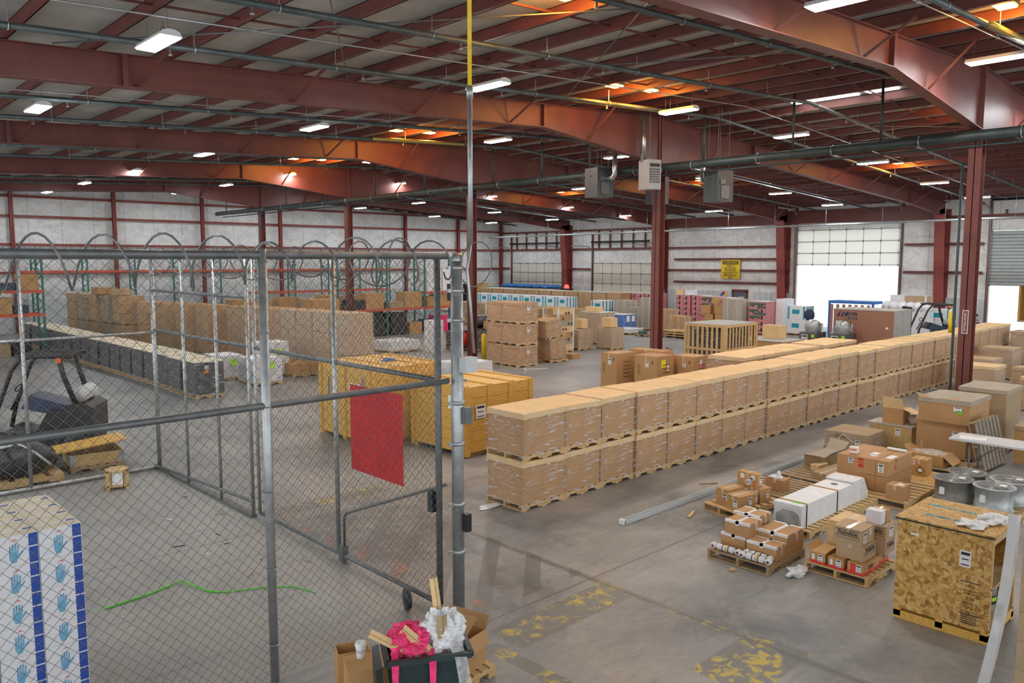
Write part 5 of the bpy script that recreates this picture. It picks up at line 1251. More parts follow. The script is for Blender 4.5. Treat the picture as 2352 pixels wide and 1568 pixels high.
o = redbox('front red banded carton with a bright red sticker under the lettered boxes', 10.36, 4.15); lab(o, '-x', .145, .075, .08, .12, 'red_print', at=-.0025, name='red_sticker')
redbox('back red banded carton beneath the right hand lettered boxes', 10.9, 4.18, .36)
def reliable(label, x, y, z, sx, sy, h, face, part=None, rz=0):
    o = carton(label, x, y, z, sx, sy, h, 'cardboard_tan', rz)
    for f in face:
        L = (sy if f == '-x' else sx)
        w_ = L * .82; u = L * .5
        bar = lambda z0, z1: (MB().box(-.002, u - w_ / 2, z0, -.0006, u + w_ / 2, z1) if f == '-x' else MB().box(u - w_ / 2, -.002, z0, u + w_ / 2, -.0006, z1))
        bar(h * .82, h * .86).build('print_rule', 'ink', o); bar(h * .46, h * .5).build('print_rule', 'ink', o)
        t = text('Reliable', h * .36, o, (-.0012, u, h * .66) if f == '-x' else (u, -.0012, h * .66), FACE_NX if f == '-x' else FACE_NY, 'ink', off=.0015)
        t.scale.x = L * .78 / (h * .36 * 3.55)
        bar(h * .3, h * .33).build('small_print', 'brown_ink', o); 
    return o
o = reliable('lettered box, lower of the front left pair on the clean pallet', 10.45, 4.2, .282, .42, .37, .215, ['-y'])
o = reliable('lettered box, upper of the front left pair on the clean pallet', 10.43, 4.22, .498, .4, .39, .215, ['-x']); lab(o, '-y', .1, .1, .1, .14, lines=4); lab(o, '-y', .27, .15, .035, .09)
o = reliable('lettered box, lower of the right pair beside the chipboard crate', 10.9, 4.09, .282, .34, .25, .205, ['-y'])
o = reliable('lettered box, upper of the right pair under the white box', 10.89, 4.09, .488, .36, .3, .205, ['-x']); lab(o, '-y', .18, .11, .12, .14, lines=4)
carton('big plain brown carton with lighter lid behind the lettered boxes', 10.95, 4.5, .131, .55, .42, .46, 'cardboard_light')
o = carton('white lidded box on the right lettered pair', 10.93, 4.18, .694, .15, .2, .18, 'white_carton', 0, None); MB().box(-.003, -.003, .09, .152, .203, .182).build('lid', 'white_carton', o)
carton('small brown lidded box beside the white lidded box', 11.09, 4.17, .694, .14, .21, .17, 'cardboard')
# three box pallet
pallet('pale pallet with five labelled cartons, nearest to the stacked row', 11.5, 6.75, 1.25, .72, .13, 'pine', -.2)
for l, x, y, z, sx, sy, h, rz in (('labelled carton at the left of the pale pallet', 11.78, 7.05, .131, .42, .26, .26, -.12), ('front labelled carton on the pale pallet', 11.6, 6.74, .131, .4, .27, .24, -.2), ('middle labelled carton tucked behind the front one', 12.03, 6.78, .131, .2, .2, .2, -.2), ('right labelled carton under the topmost one on the pale pallet', 12.26, 6.72, .131, .3, .36, .24, -.15), ('topmost labelled carton with red hazard label on the pale pallet', 12.28, 6.8, .374, .16, .4, .24, -.1)):
    o = carton(l, x, y, z, sx, sy, h, 'cardboard_orange', rz); lab(o, '-x', sy * .3, h * .45, .09, .13, lines=3); lab(o, '-y', sx * .7, h * .5, .07, .14, lines=3)
    if 'topmost' in l or 'left' in l: lab(o, '-x', sy * .18 + (.04 if sy < .3 else .0), h * .3, .07, .1, 'orange_print', name='orange_sticker')
    if 'topmost' in l:
        lab(o, '-x', .08, .18, .08, .07); lab(o, '-x', .3, .17, .08, .08)
        m = MB(); m.prism([(.19, .02), (.25, .08), (.19, .14), (.13, .08)], 'x', -.0018, -.0002); m.build('hazard_diamond', 'paper', o); m = MB()
        for k in range(4): m.box(-.0025, .155 + k * .02, .06, -.0018, .165 + k * .02, .1)
        m.build('diamond_print', 'ink', o)
# empty pallets with the small box
pallet('darker slatted pallet with a small brown box on it', 12.85, 6.55, 1.3, 1.05, .13, 'pine_dark', -.05, n=9)
o = carton('small brown box topped with crumpled plastic on the darker pallet', 13.2, 6.78, .131, .26, .34, .2, 'cardboard', .1); m = MB(); m.blob((.12, .2, .22), (.1, .13, .035), 2, .3); m.blob((.14, .15, .26), (.05, .04, .08), 5, .3); m.build('plastic_scrap', 'clear_plastic', o)
pallet('dark slatted pallet under the flat carton beside the white channel', 14.3, 6.5, 1.5, .95, .13, 'pine_dark', -.05, n=9)
carton('flat long carton lying on the dark pallet', 14.55, 6.55, .131, 1.0, .36, .1, 'cardboard_dusty', -.05)
o = carton('open flapped carton at the back of the dark pallet', 15.3, 7.02, .131, .85, .42, .22, 'cardboard_dusty', -.05, None); m = MB(); m.quad((.1, 0, .22), (.8, 0, .22), (.75, -.12, .33), (.15, -.1, .32)); m.quad((0, 0, .22), (0, .42, .22), (-.15, .4, .26), (-.14, .02, .27)); m.quad((.8, 0, .22), (.85, .42, .22), (1.05, .4, .42), (1.0, -.02, .4)); m.build('flap', 'cardboard_gray', o); MB().box(.02, .02, .2, .83, .4, .221).build('inner_flap', 'cardboard_gray', o)
carton('little carton in front of the open flapped carton', 15.0, 6.98, .131, .36, .18, .12, 'cardboard_light', -.1)
# white duct unit
pallet('pale pallet under the near end of the white ventilation unit', 11.52, 5.46, 1.15, .62, .12, 'pine', 0, n=8)
pallet('pale pallet under the far end of the white ventilation unit', 12.75, 5.44, 1.3, .66, .12, 'pine', 0, n=8)
vu = thing('ventilation_unit', 'long white metal ventilation unit strapped across two pallets', 'ventilation unit', (11.55, 5.62, .121))
m = MB(); m.box(0, 0, 0, 2.2, .46, .36); m.box(-.015, -.01, .3, .12, .47, .365); m.build('casing', 'white_paint', vu)
m = MB(); m.prism([(2.2, 0), (2.45, 0), (2.45, .12), (2.25, .4), (1.85, .4), (1.85, .37), (2.2, .36)], 'y', -.02, .48); m.build('end_wrap', 'clear_plastic', vu)
MB().add([(-.018, .04, .03), (-.018, .04, .2), (-.018, .13, .26), (-.018, .3, .26), (-.018, .42, .18), (-.018, .42, .03)], [(0, 5, 4, 3, 2, 1)]).build('end_opening', 'fan_metal', vu)
for x in (.16, 1.25):
    m = MB(); m.box(x, -.013, .12 - .24, x + .014, -.001, .37); m.box(x, -.012, .366, x + .014, .47, .37); m.build('strap', 'black_plastic', vu); MB().box(x - .02, -.02, .361, x + .06, .47, .3655).build('edge_board', 'cardboard_light', vu)
lab(vu, 'top', .14, .14, .08, .11, 'green_label', at=.366, name='green_sticker'); MB().lathe([(0, 0), (.06, 0), (.06, .004), (0, .004)], (1.62, .22, .361), 16).build('badge', 'dull_steel', vu)
# big carton pallet
pallet('wide pallet under the big brown carton', 14.1, 4.98, 1.6, 1.4, .13, 'pine', 0, n=8)
bg_ = thing('large_carton', 'biggest brown carton with red and white stickers in the floor cluster', 'box', (14.5, 5.46, .131))
MB().box(0, 0, 0, 1.12, .93, .57).build('carton', 'cardboard', bg_); m = MB(); m.box(-.002, .22, .0, 0, .226, .57); m.box(.0, .22, .57, 1.12, .226, .572); m.box(-.002, 0, .27, 0, .5, .277); m.box(0, -.002, .27, 1.12, 0, .277); m.build('seam', 'brown_ink', bg_)
for f, u, v, wd, ht, mt, n in (('-x', .68, .48, .1, .1, 'paper', 3), ('-x', .5, .5, .13, .1, 'orange_print', 3), ('-x', .49, .41, .1, .06, 'red_print', 2), ('-x', .13, .43, .1, .16, 'paper', 4), ('-y', .35, .5, .1, .11, 'orange_print', 3), ('-y', .33, .41, .08, .06, 'red_print', 2)): lab(bg_, f, u, v, wd, ht, mt, lines=n, name='sticker')
lab(bg_, 'top', .45, .42, .25, .12, at=.571); lab(bg_, 'top', .3, .38, .12, .1, at=.571); lab(bg_, 'top', .4, .1, .3, .12, at=.571); text('MYRZA', .04, bg_, (-.0035, .68, .47), FACE_NX, 'blue_print')
o = carton('small white medicine like box on top of the biggest carton', 14.62, 6.08, .704, .12, .14, .13, 'white_carton', .1, None); lab(o, '-x', .07, .085, .13, .03, 'orange_print', name='orange_band')
MB().box(-.001, -.001, 0, .121, .141, .02).build('base_band', 'cardboard', o)
tag(MB().tube([(0, 0, .03), (.0, -.35, .03)], .03, 10).build('paper_roll', 'paper', None, (15.45, 5.85, .704)), 'white paper roll lying on the back edge of the biggest carton', 'roll')
o = carton('brown carton with torn label on the front of the wide pallet', 14.13, 5.05, .131, .33, .3, .26, 'cardboard', 0); lab(o, 'top', .15, .1, .12, .1, at=.262); 
carton('small carton with blue label behind the white ventilation unit', 14.2, 6.12, .131, .2, .16, .16, 'cardboard_orange'); o = carton('labelled carton leaning at the foot of the biggest carton', 14.22, 5.86, .131, .2, .2, .22, 'cardboard_orange', -.2); lab(o, 'top', .1, .1, .12, .12, at=.222, lines=3)
carton('flattened brown flap sheet on the floor pallet left of the biggest carton', 14.3, 6.42, .131, .9, .09, .015, 'cardboard', 0, None)
far_pallet('chipboard topped pallet behind the biggest carton', 15.75, 4.95, .95, .95, .1); tag(MB().box(0, 0, 0, .97, .97, .02).build('chipboard_sheet', 'osb', None, (15.74, 4.94, .101)), 'chipboard sheet on the pallet behind the biggest carton', 'board')
o = carton('cube carton with diamond label on the chipboard topped pallet', 16.2, 5.38, .122, .34, .3, .32, 'cardboard_orange', .05); m = MB(); m.prism([(.12, .03), (.2, .11), (.12, .19), (.04, .11)], 'x', -.0016, -.0002); m.build('diamond_border', 'ink', o); m = MB(); m.prism([(.12, .06), (.18, .11), (.12, .16), (.06, .11)], 'x', -.0026, -.0016); m.build('diamond_label', 'paper', o); lab(o, '-x', .25, .25, .07, .1, 'paper')
m = MB()
for k in (0, 1): m.box(-.0026, .235 + k * .022, .21, -.0016, .245 + k * .022, .29)
m.build('red_bars', 'red_print', o)
far_pallet('pallet under the torn open carton', 17.0, 5.0, 1.0, 1.15, .12, 'pine_dark')
o = carton('torn open carton full of packing below the table', 17.15, 5.4, .121, .55, .66, .22, 'cardboard_orange', 0, None); m = MB(); m.blob((.27, .33, .22), (.26, .32, .06), 3, .25); m.build('packing_film', 'loose_film', o); m = MB(); m.quad((.0, .0, .22), (.55, .0, .22), (.6, -.16, .06), (.05, -.18, .05)); m.quad((0, .66, .22), (.55, .66, .22), (.5, .8, .32), (.1, .8, .34)); m.quad((.3, .5, .22), (.5, .62, .22), (.52, .62, .42), (.3, .5, .42)); m.build('flap', 'cardboard', o)
# wrapped GFR box, plywood crate, box on it
far_pallet('pallet under the film wrapped lettered carton', 17.4, 7.0, 1.0, 1.0, .11, 'pine_dark')
gf = carton('film wrapped brown carton with hand lettering on its side', 17.42, 7.02, .111, .95, .96, .36, 'cardboard_dusty', 0, None); text('GF/200', .1, gf, (-.002, .6, .26), (PI / 2, .05, -PI / 2), 'ink')
m = MB(); m.add([(-.012, -.012, .0), (.96, -.012, .0), (.96, .972, .0), (-.012, .972, .0), (-.012, -.012, .365), (.96, -.012, .365), (.96, .972, .365), (-.012, .972, .365)], [(0, 1, 5, 4), (1, 2, 6, 5), (2, 3, 7, 6), (3, 0, 4, 7)]); m.build('stretch_wrap', 'stretch_wrap', gf); lab(gf, '-x', .22, .15, .1, .15, at=-.014, lines=3)
m = MB(); m.tube([(-.02, .66, .0), (-.02, .62, .25), (-.02, .55, .32), (-.02, .3, .16)], .008, 5); m.build('loose_strap', 'paper', gf)
pc = thing('plywood_box', 'yellowish plywood box with dusty lid behind the film wrapped carton', 'crate', (18.5, 6.5, 0)); MB().box(0, 0, .08, .6, .95, .57).build('side_panel', 'ply_yellow', pc); m = MB(); m.box(-.02, -.02, .571, .62, .97, .6); m.build('lid', 'gray_wood', pc); m = MB(); m.box(0, 0, 0, .6, .08, .08); m.box(0, .87, 0, .6, .95, .08); m.build('skid', 'pine_dark', pc); lab(pc, '-x', .3, .43, .1, .15, lines=3)
o = carton('open flapped brown box standing on the plywood box', 18.55, 6.72, .601, .42, .45, .36, 'cardboard', 0, None); m = MB(); m.quad((0, 0, .36), (0, .45, .36), (-.04, .44, .62), (-.04, .02, .6)); m.quad((0, 0, .36), (.42, 0, .36), (.44, -.2, .26), (.05, -.22, .27)); m.build('flap', 'cardboard_light', o)
tag(MB().blob((0, 0, .1), (.12, .12, .13), 4, .3, flat=0).build('paper_bag', 'cardboard_gray', None, (18.8, 6.58, .601)), 'crumpled gray bag beside the open box on the plywood box', 'bag')
# dusty gaylord stack
far_pallet('pallet under the dusty two high boxes', 18.3, 5.3, 1.05, 1.05, .1, 'pine_dark')
o = carton('dusty lower box of the tall pile behind the folding table', 18.32, 5.34, .101, 1.0, 1.0, .74, 'cardboard', 0, None); lab(o, '-x', .2, .5, .16, .12, lines=2); lab(o, '-x', .08, .4, .08, .07, 'green_label', name='green_sticker'); lab(o, '-x', .16, .42, .05, .05, 'pink_label', name='pink_sticker')
o = gaylord('dusty torn upper box with gray lid on the pile behind the table', 18.2, 5.25, .843, 1.35, 1.05, .52, 77, 0, None, 'cardboard', 'cardboard_gray', False, .1, .06); lab(o, '-x', .25, .33, .16, .1, at=-.004, lines=2); lab(o, '-x', .2, .26, .1, .06, 'green_label', at=-.004, name='green_sticker'); m = MB(); m.quad((-.02, .75, .5), (-.02, 1.0, .5), (.05, 1.12, .6), (.1, .9, .56)); m.build('torn_flap', 'cardboard_dusty', o)
far_pallet('pallet under the second dusty pile', 20.0, 5.0, 1.2, 1.1, .12, 'pine_dark')
gaylord('dusty tall box behind the torn upper box, with gray lid', 20.0, 5.05, .121, 1.2, 1.0, 1.3, 78, 0, None, 'cardboard_dusty', 'cardboard_gray', False)
gaylord('brown box at the right edge behind the leaning pallet', 19.2, 3.75, .0, 1.0, .95, .8, 79, 0, None, 'cardboard_orange', 'cardboard_dusty', False)
lp = pallet('weathered pallet standing on edge against the dusty pile', 17.75, 4.95, 1.25, 1.0, .14, 'gray_wood', 0, n=7); lp.rotation_euler = (math.radians(76), 0, -.06); lp.location = (17.75, 4.93, .03)
for ch in lp.children: ch.data.materials[0] = MATS['pine_dark' if 'top' not in ch.name else 'weathered']
ft = thing('folding_table', 'long gray folding table reaching in from the right edge', 'table', (16.45, 1.9, 0)); MB().box(0, 0, .87, .72, 3.2, .905).build('tabletop', 'panel_gray', ft)
for y in (.35, 2.85):
    m = MB(); m.tube([(.06, y, .87), (.1, y, .02), (.62, y, .02), (.66, y, .87)], .016, 6); m.tube([(.36, y, .45), (.36, y + (.5 if y < 1 else -.5), .86)], .012, 6); m.build('leg_frame', 'dull_steel', ft)
tag(MB().box(0, 0, 0, .3, .45, .012).build('paper_sheet', 'paper', None, (16.6, 4.5, .907), .2), 'white papers on the end of the folding table', 'paper')
# axial fans on a pallet
pallet('chipboard topped pallet under the four round fans', 14.55, 3.45, 1.3, 1.4, .13, 'pine')
def fan(label, x, y, mat, z=.131):
    t = thing('duct_fan', label, 'fan', (x, y, z)); R = .285
    MB().lathe([(R - .02, 0), (R + .03, 0), (R + .03, .015), (R, .02), (R, .38), (R + .04, .385), (R + .04, .4), (R - .02, .4), (R - .02, .0)], (0, 0, 0), 36).build('shroud', mat, t)
    m = MB()
    for k in range(8):
        a = k * PI / 4; m.add([(.07 * math.cos(a), .07 * math.sin(a), .33), (.26 * math.cos(a - .25), .26 * math.sin(a - .25), .31), (.26 * math.cos(a + .35), .26 * math.sin(a + .35), .36), (.07 * math.cos(a + .6), .07 * math.sin(a + .6), .36)], [(0, 1, 2, 3)])
    m.lathe([(0, .3), (.08, .3), (.08, .37), (0, .38)], (0, 0, 0), 16); m.build('blades', 'fan_dark', t)
    m = MB()
    for rr in [.04 * k for k in range(2, 8)]: m.tube([(rr * math.cos(a), rr * math.sin(a), .402) for a in [k * PI / 14 for k in range(28)]], .0035, 4, closed=True)
    for k in range(8): m.tube([(0, 0, .405), (.29 * math.cos(k * PI / 4), .29 * math.sin(k * PI / 4), .403)], .004, 4)
    m.build('guard', 'galvanised', t)
    MB().box(.02, -.16, .406, .14, -.06, .409).build('paper_tag', 'paper', t); m = MB(); m.box(-R - .006, .05, .15, -R + .02, .13, .27); m.build('side_tag', 'paper', t)
fan('dusty gray round fan, front left of the four on the pallet', 14.89, 4.5, 'fan_dark'); fan('bright galvanised round fan, nearest the chipboard crate', 14.86, 3.86, 'fan_metal'); fan('round fan at the right of the four on the pallet', 15.5, 3.78, 'fan_metal'); fan('round fan at the back of the four on the pallet', 15.52, 4.47, 'fan_dark')
# chipboard crate
oc_ = thing('chipboard_crate', 'tall chipboard crate with blue lettering on its lid at the right', 'crate', (9.72, 2.5, 0)); SX, SY, Hh = 1.0, 1.02, 1.24
MB().box(0, 0, .13, .022, SY, Hh).build('front_panel', 'osb', oc_); MB().box(SX - .022, 0, .13, SX, SY, Hh).build('back_panel', 'osb', oc_); MB().box(.023, SY - .022, .13, SX - .023, SY, Hh).build('side_panel', 'osb', oc_)
MB().box(-.025, -.02, Hh + .001, SX + .05, SY + .02, Hh + .025).build('lid', 'osb', oc_); MB().box(-.027, -.022, Hh - .012, -.001, SY + .02, Hh + .006).build('gasket', 'black_plastic', oc_)
m = MB(); m.box(.023, .0, .13, .07, .05, Hh); m.box(SX - .07, 0, .13, SX - .023, .05, Hh); m.box(.07, 0, Hh - .1, SX - .07, .04, Hh); m.box(.023, .0, .62, SX - .023, .9, .64); m.box(.023, 0, .131, SX - .023, .95, .15); m.build('frame', 'pine', oc_)
m = MB()
for y in (0, .47, .94): m.box(0, y, .03, SX, y + .08, .13)
m.box(0, 0, 0, .09, SY, .1); m.box(SX - .09, 0, 0, SX, SY, .1); m.build('skid', 'crate_pine', oc_)
lab(oc_, '-x', .27, .93, .12, .19, lines=3); lab(oc_, '-x', .82, 1.08, .09, .025)
for z, s, q in ((.62, 'PS2-10', .035), (.57, 'SHEATHING SPAN', .022), (.535, 'RATED 32/16', .024), (.48, '3 24', .05), (.42, 'PRP 108 23', .035), (.36, 'A  0L', .04), (.32, 'THIS SIDE DOWN', .024)): text(s, q, oc_, (-.0015, .2, z), FACE_NX, 'ink')
m = MB(); m.box(-.0016, .1, .665, -.0004, .31, .675); m.box(-.0016, .1, .29, -.0004, .31, .3)
for k in range(5): m.box(-.0016, .12, .08 + .024 * k + .1, -.0004, .29, .09 + .024 * k + .1)
m.build('stamp', 'ink', oc_)
text('HEAVY BALANCE', .11, oc_, (.72, .5, Hh + .0262), (0, 0, -PI / 2), 'teal_print', off=.004); text('PUMP PARTS', .11, oc_, (.28, .5, Hh + .0262), (0, 0, -PI / 2), 'teal_print', off=.004)
for x, y, s, l in ((9.95, 2.78, (.15, .14, .03), 'white crumpled plastic bag on the chipboard crate lid near its front corner'), (10.32, 2.66, (.2, .16, .045), 'larger white crumpled bag at the right of the chipboard crate lid')): tag(MB().crumple((0, 0, .02), s, int(x * 9), .45, 26, 14, .14, flat=0).build('plastic_bag', 'white_paint', None, (x, y, Hh + .0265)), l, 'bag')
def pail(label, x, y, z): 
    t = thing('pail', label, 'pail', (x, y, z)); MB().lathe([(0, 0), (.12, 0), (.14, .3), (.15, .3), (.15, .33), (.14, .33), (.142, .36), (.15, .36), (.15, .375), (0, .38)], (0, 0, 0), 22).build('bucket', 'panel_gray', t); m = MB(); m.lathe([(.127, .08), (.1345, .19)], (0, 0, 0), 22); m.build('label_band', 'black_paint', t); m = MB(); m.lathe([(.132, .12), (.1358, .17)], (0, 0, 0), 22); m.build('green_band', 'neon_label', t)
pail('gray paint pail inside the open side of the chipboard crate', 10.05, 2.72, .152); pail('second gray pail deeper inside the chipboard crate', 10.42, 2.75, .152)
# stack at the right edge with white corner board
pallet('pallet under the brown cartons at the right edge', 8.45, .75, 1.0, 1.2, .13, 'pine_dark')
k = 0
for a in range(6):
    for b in range(2):
        for q in range(3):
            o = carton('brown printed carton at the right edge, %s layer, %s in its layer' % (rn[a], ORD[k % 6]), 8.47 + .49 * b, .78 + .385 * q, .131 + a * .285, .485, .38, .282, 'cardboard_dusty', 0, None, group='printed cartons at the right edge')
            m = MB(); m.prism([(.1, .06), (.2, .05), (.24, .1), (.2, .13), (.12, .12)], 'x', -.0015, -.0003); m.prism([(.12, .17), (.15, .2), (.24, .2), (.27, .17), (.25, .225), (.14, .225)], 'x', -.0015, -.0003); m.build('carton_print', 'brown_ink', o); k += 1
tag(MB().box(0, 0, 0, 1.0, 1.2, .02).build('top_board', 'ply_yellow', None, (8.45, .75, 1.843)), 'plywood top board on the cartons at the right edge', 'board')
m = MB(); n = 10
for k in range(n):
    z0, z1 = .2 + 1.73 * k / n, .2 + 1.73 * (k + 1) / n; w0 = .2 * (1 - k / n) ** 1.8; w1 = .2 * (1 - (k + 1) / n) ** 1.8
    q0 = (-.69 * w0, .72 * w0); q1 = (-.69 * w1, .72 * w1)
    m.add([(q0[0], q0[1] + .06, z0), (q0[0] - .01, q0[1] - .02, z0), (q0[0] + .06, q0[1] - .03, z0), (q1[0], q1[1] + .06, z1), (q1[0] - .01, q1[1] - .02, z1), (q1[0] + .06, q1[1] - .03, z1)], [(0, 1, 4, 3), (1, 2, 5, 4), (3, 4, 1, 0), (4, 5, 2, 1)])
tag(m.build('corner_board', 'white_paint', None, (8.40, 1.99, 0)), 'white cardboard corner board standing at the edge of the right carton stack', 'corner board')
# wrapped single boxes at the right
for i, (x, y, sx, sy, h, l) in enumerate(((25.9, 5.25, 1.05, 1.0, 1.02, 'light lidded wrapped box at the right edge'), (26.9, 7.15, 1.1, 1.05, 1.1, 'film covered brown box just right of the nearest ridge column'), (28.8, 7.75, 1.15, 1.1, 1.1, 'second film covered brown box right of the nearest ridge column'), (32.4, 8.1, 1.2, 1.15, 1.15, 'third film covered low box beside the long double row'), (36.2, 8.0, 1.2, 1.2, 1.5, 'taller torn film box far beside the long double row'), (28.6, 6.2, .9, .95, .95, 'plain brown box with black handles behind the light lidded box'), (31.2, 6.4, 1.0, 1.0, .8, 'low brown box behind the plain handled box'), (33.5, 6.2, 1.2, 1.1, 1.0, 'brown wrapped box far at the right edge'))):
    far_pallet('pallet under the ' + l, x, y, sx, sy, .115)
    o = gaylord(l, x, y, .116, sx, sy, h - .12, 60 + i, 0, None, 'cardboard_tan' if i else 'cardboard', 'cardboard_light' if i in (0, 1) else 'cardboard_tan', i != 5)
    if i == 5: m = MB(); m.box(-.001, .5, .55, .0165, .62, .7); m.box(-.001, .3, .35, .0165, .4, .48); m.build('handle_hole', 'ink', o)
# valve pipe at the column
vp = thing('standpipe', 'black standpipe with yellow top and valve beside the nearest ridge column', 'pipe', (22.3, 6.95, 0)); MB().tube([(-.35, .25, .75), (-.1, .2, .75), (0, .12, .8), (0, .0, 1.0), (0, 0, 6.8)], .035, 8).build('riser', 'dark_pipe', vp); MB().tube([(.0, .07, 2.45), (.0, .09, 3.0)], .05, 10).build('yellow_sleeve', 'yellow_paint', vp)
m = MB(); m.blob((-.38, .27, .78), (.1, .1, .09), 2, .1); m.tube([(-.38, .27, .8), (-.38, .27, .98)], .02); m.lathe([(.0, 0), (.09, 0), (.09, .02), (0, .02)], (-.38, .27, .98), 12); m.build('valve', 'dull_steel', vp); m = MB(); m.box(-.04, .05, 2.85, .03, .12, 3.05); m.build('tag_plate', 'paper', vp)
# channel strip
ch = tag(MB().prism([(0, 0), (.11, 0), (.11, .07), (.1, .07), (.1, .01), (.01, .01), (.01, .07), (0, .07)], 'x', 0, 6.4).build('metal_channel', 'panel_gray', None, (9.98, 7.86, .001), -.008), 'long white metal channel lying on the floor beside the pallets', 'channel'); m = MB(); m.box(-.02, .0, .0, .04, .11, .08); m.build('end_wrap', 'clear_plastic', ch)
tag(MB().bar((0, 0, .012), (.3, .1, .02), .05, .02).build('wood_stick', 'pine', None, (11.05, 7.35, 0)), 'short broken pallet board on the floor left of the pale pallet', 'stick')
tag(MB().bar((0, 0, .012), (.3, -.2, .012), .03, .02).build('wood_stick', 'pine_dark', None, (12.9, 8.35, 0)), 'dark stick on the floor beyond the white channel', 'stick')
tag(MB().blob((0, 0, .01), (.3, .1, .03), 4, .4, flat=0).build('torn_film', 'clear_plastic', None, (9.05, 10.1, 0)), 'scrap of dirty film beneath the first stack of the double row', 'scrap')
tag(MB().tube([(0, 0, .012), (.6, .5, .012), (.8, .9, .012), (.9, .6, .012), (1.6, .3, .012)], .012, 5).build('strapping', 'paper', None, (21.1, 21.6, 0)), 'loose white strapping on the floor before the three high stack', 'strapping')
o = carton('red and white cooler box peeking behind the double row lids', 13.0, 11.6, 0, .5, .4, .9, 'red_plastic', 0, None); MB().box(-.01, -.01, .9, .51, .41, .93).build('lid', 'white_paint', o)
# person by the right door
pe = thing('person', 'person in dark cap and navy jacket standing beyond the long row at the right', 'person', (41.5, 12.0, 0), PI * .75)
def body(name, nodes, edges, rad, mat, root=0):
    me = D.meshes.new(name); me.from_pydata(nodes, edges, []); o = D.objects.new(name, me); COL.objects.link(o); o.parent = pe
    sk_ = o.modifiers.new('skin', 'SKIN'); me.materials.append(MATS[mat])
    for i, r_ in enumerate(rad): me.skin_vertices[0].data[i].radius = (r_, r_)
    me.skin_vertices[0].data[root].use_root = True
    o.modifiers.new('smooth', 'SUBSURF').levels = 1; return o
body('body', [(0, 0, .95), (0, 0, 1.2), (0, 0, 1.42), (0, 0, 1.53), (.02, 0, 1.64), (.02, 0, 1.74), (0, .1, .9), (.02, .11, .48), (0, .11, .06), (.12, .12, .04), (0, -.1, .9), (.02, -.11, .48), (0, -.11, .06), (.12, -.12, .04), (0, .2, 1.4), (0, .27, 1.12), (.14, .24, .92), (0, -.2, 1.4), (0, -.27, 1.12), (.14, -.24, .92)], [(0, 1), (1, 2), (2, 3), (3, 4), (4, 5), (0, 6), (6, 7), (7, 8), (8, 9), (0, 10), (10, 11), (11, 12), (12, 13), (2, 14), (14, 15), (15, 16), (2, 17), (17, 18), (18, 19)], [.14, .14, .15, .055, .09, .085, .1, .07, .05, .045, .1, .07, .05, .045, .075, .055, .04, .075, .055, .04], 'skin')
body('jacket', [(0, 0, .92), (0, 0, 1.2), (0, 0, 1.43), (0, .21, 1.4), (0, .28, 1.12), (.1, .25, .97), (0, -.21, 1.4), (0, -.28, 1.12), (.1, -.25, .97)], [(0, 1), (1, 2), (2, 3), (3, 4), (4, 5), (2, 6), (6, 7), (7, 8)], [.17, .17, .17, .09, .07, .055, .09, .07, .055], 'navy_cloth')
body('trousers', [(0, 0, .95), (0, .1, .88), (.02, .11, .48), (0, .11, .09), (0, -.1, .88), (.02, -.11, .48), (0, -.11, .09)], [(0, 1), (1, 2), (2, 3), (0, 4), (4, 5), (5, 6)], [.15, .12, .085, .07, .12, .085, .07], 'hair')
m = MB(); m.lathe([(.115, 0), (.115, .04), (.09, .1), (0, .12)], (.02, 0, 1.72), 14); m.prism([(.05, -.08), (.22, -.06), (.22, .06), (.05, .08)], 'z', 1.72, 1.735); m.build('cap', 'hair', pe); MB().lathe([(.13, 0), (.1, .08)], (0, 0, 1.47), 12).build('collar', 'maroon_cloth', pe)
# ================================================================== NEAR FOREGROUND TRASH
far_pallet('pallet under the open brown carton behind the trash bin', 4.62, 5.78, .66, .7, .12, 'pine', rz=.08)
ob = thing('open_carton', 'large open brown carton with raised flap behind the trash bin', 'box', (4.84, 5.84, .121), .22); X, Y_, Z = .4, .5, .36; m = MB()
m.box(0, 0, 0, X, .008, Z); m.box(0, Y_ - .008, 0, X, Y_, Z); m.box(0, .008, 0, .008, Y_ - .008, Z); m.box(X - .008, .008, 0, X, Y_ - .008, Z); m.box(.008, .008, 0, X - .008, Y_ - .008, .01); m.build('carton_wall', 'cardboard', ob)
m = MB()
def slab(m, a, b, c, d, t=.008):
    n_ = (Vector(b) - Vector(a)).cross(Vector(d) - Vector(a)).normalized() * t; m.add([*(Vector(q) for q in (a, b, c, d)), *(Vector(q) + n_ for q in (a, b, c, d))], [(3, 2, 1, 0), (4, 5, 6, 7), (0, 1, 5, 4), (1, 2, 6, 5), (2, 3, 7, 6), (3, 0, 4, 7)])
slab(m, (0, 0, Z), (0, Y_, Z), (-.02, Y_ - .12, Z + .32), (0, -.18, Z + .32)); slab(m, (X, 0, Z), (X, Y_, Z), (X + .05, Y_, Z + .12), (X + .06, 0, Z + .13)); slab(m, (0, 0, Z), (X, 0, Z), (X, -.05, Z - .14), (0, -.05, Z - .14)); m.build('flap', 'cardboard', ob)
tb = thing('trash_bin', 'dark green wheeled trash tub overflowing with film at the bottom edge', 'trash bin', (3.80, 5.06, 0), -.5)
m = MB()
def frame_(z0, a0, b0, z1, a1, b1): m.add([(-a0, -b0, z0), (a0, -b0, z0), (a0, b0, z0), (-a0, b0, z0), (-a1, -b1, z1), (a1, -b1, z1), (a1, b1, z1), (-a1, b1, z1)], [(0, 1, 5, 4), (1, 2, 6, 5), (2, 3, 7, 6), (3, 0, 4, 7), (3, 2, 1, 0)])
frame_(.12, .24, .15, 1.1, .32, .2); m.build('tub', 'dark_bin', tb)
m = MB(); a, b_ = .34, .22
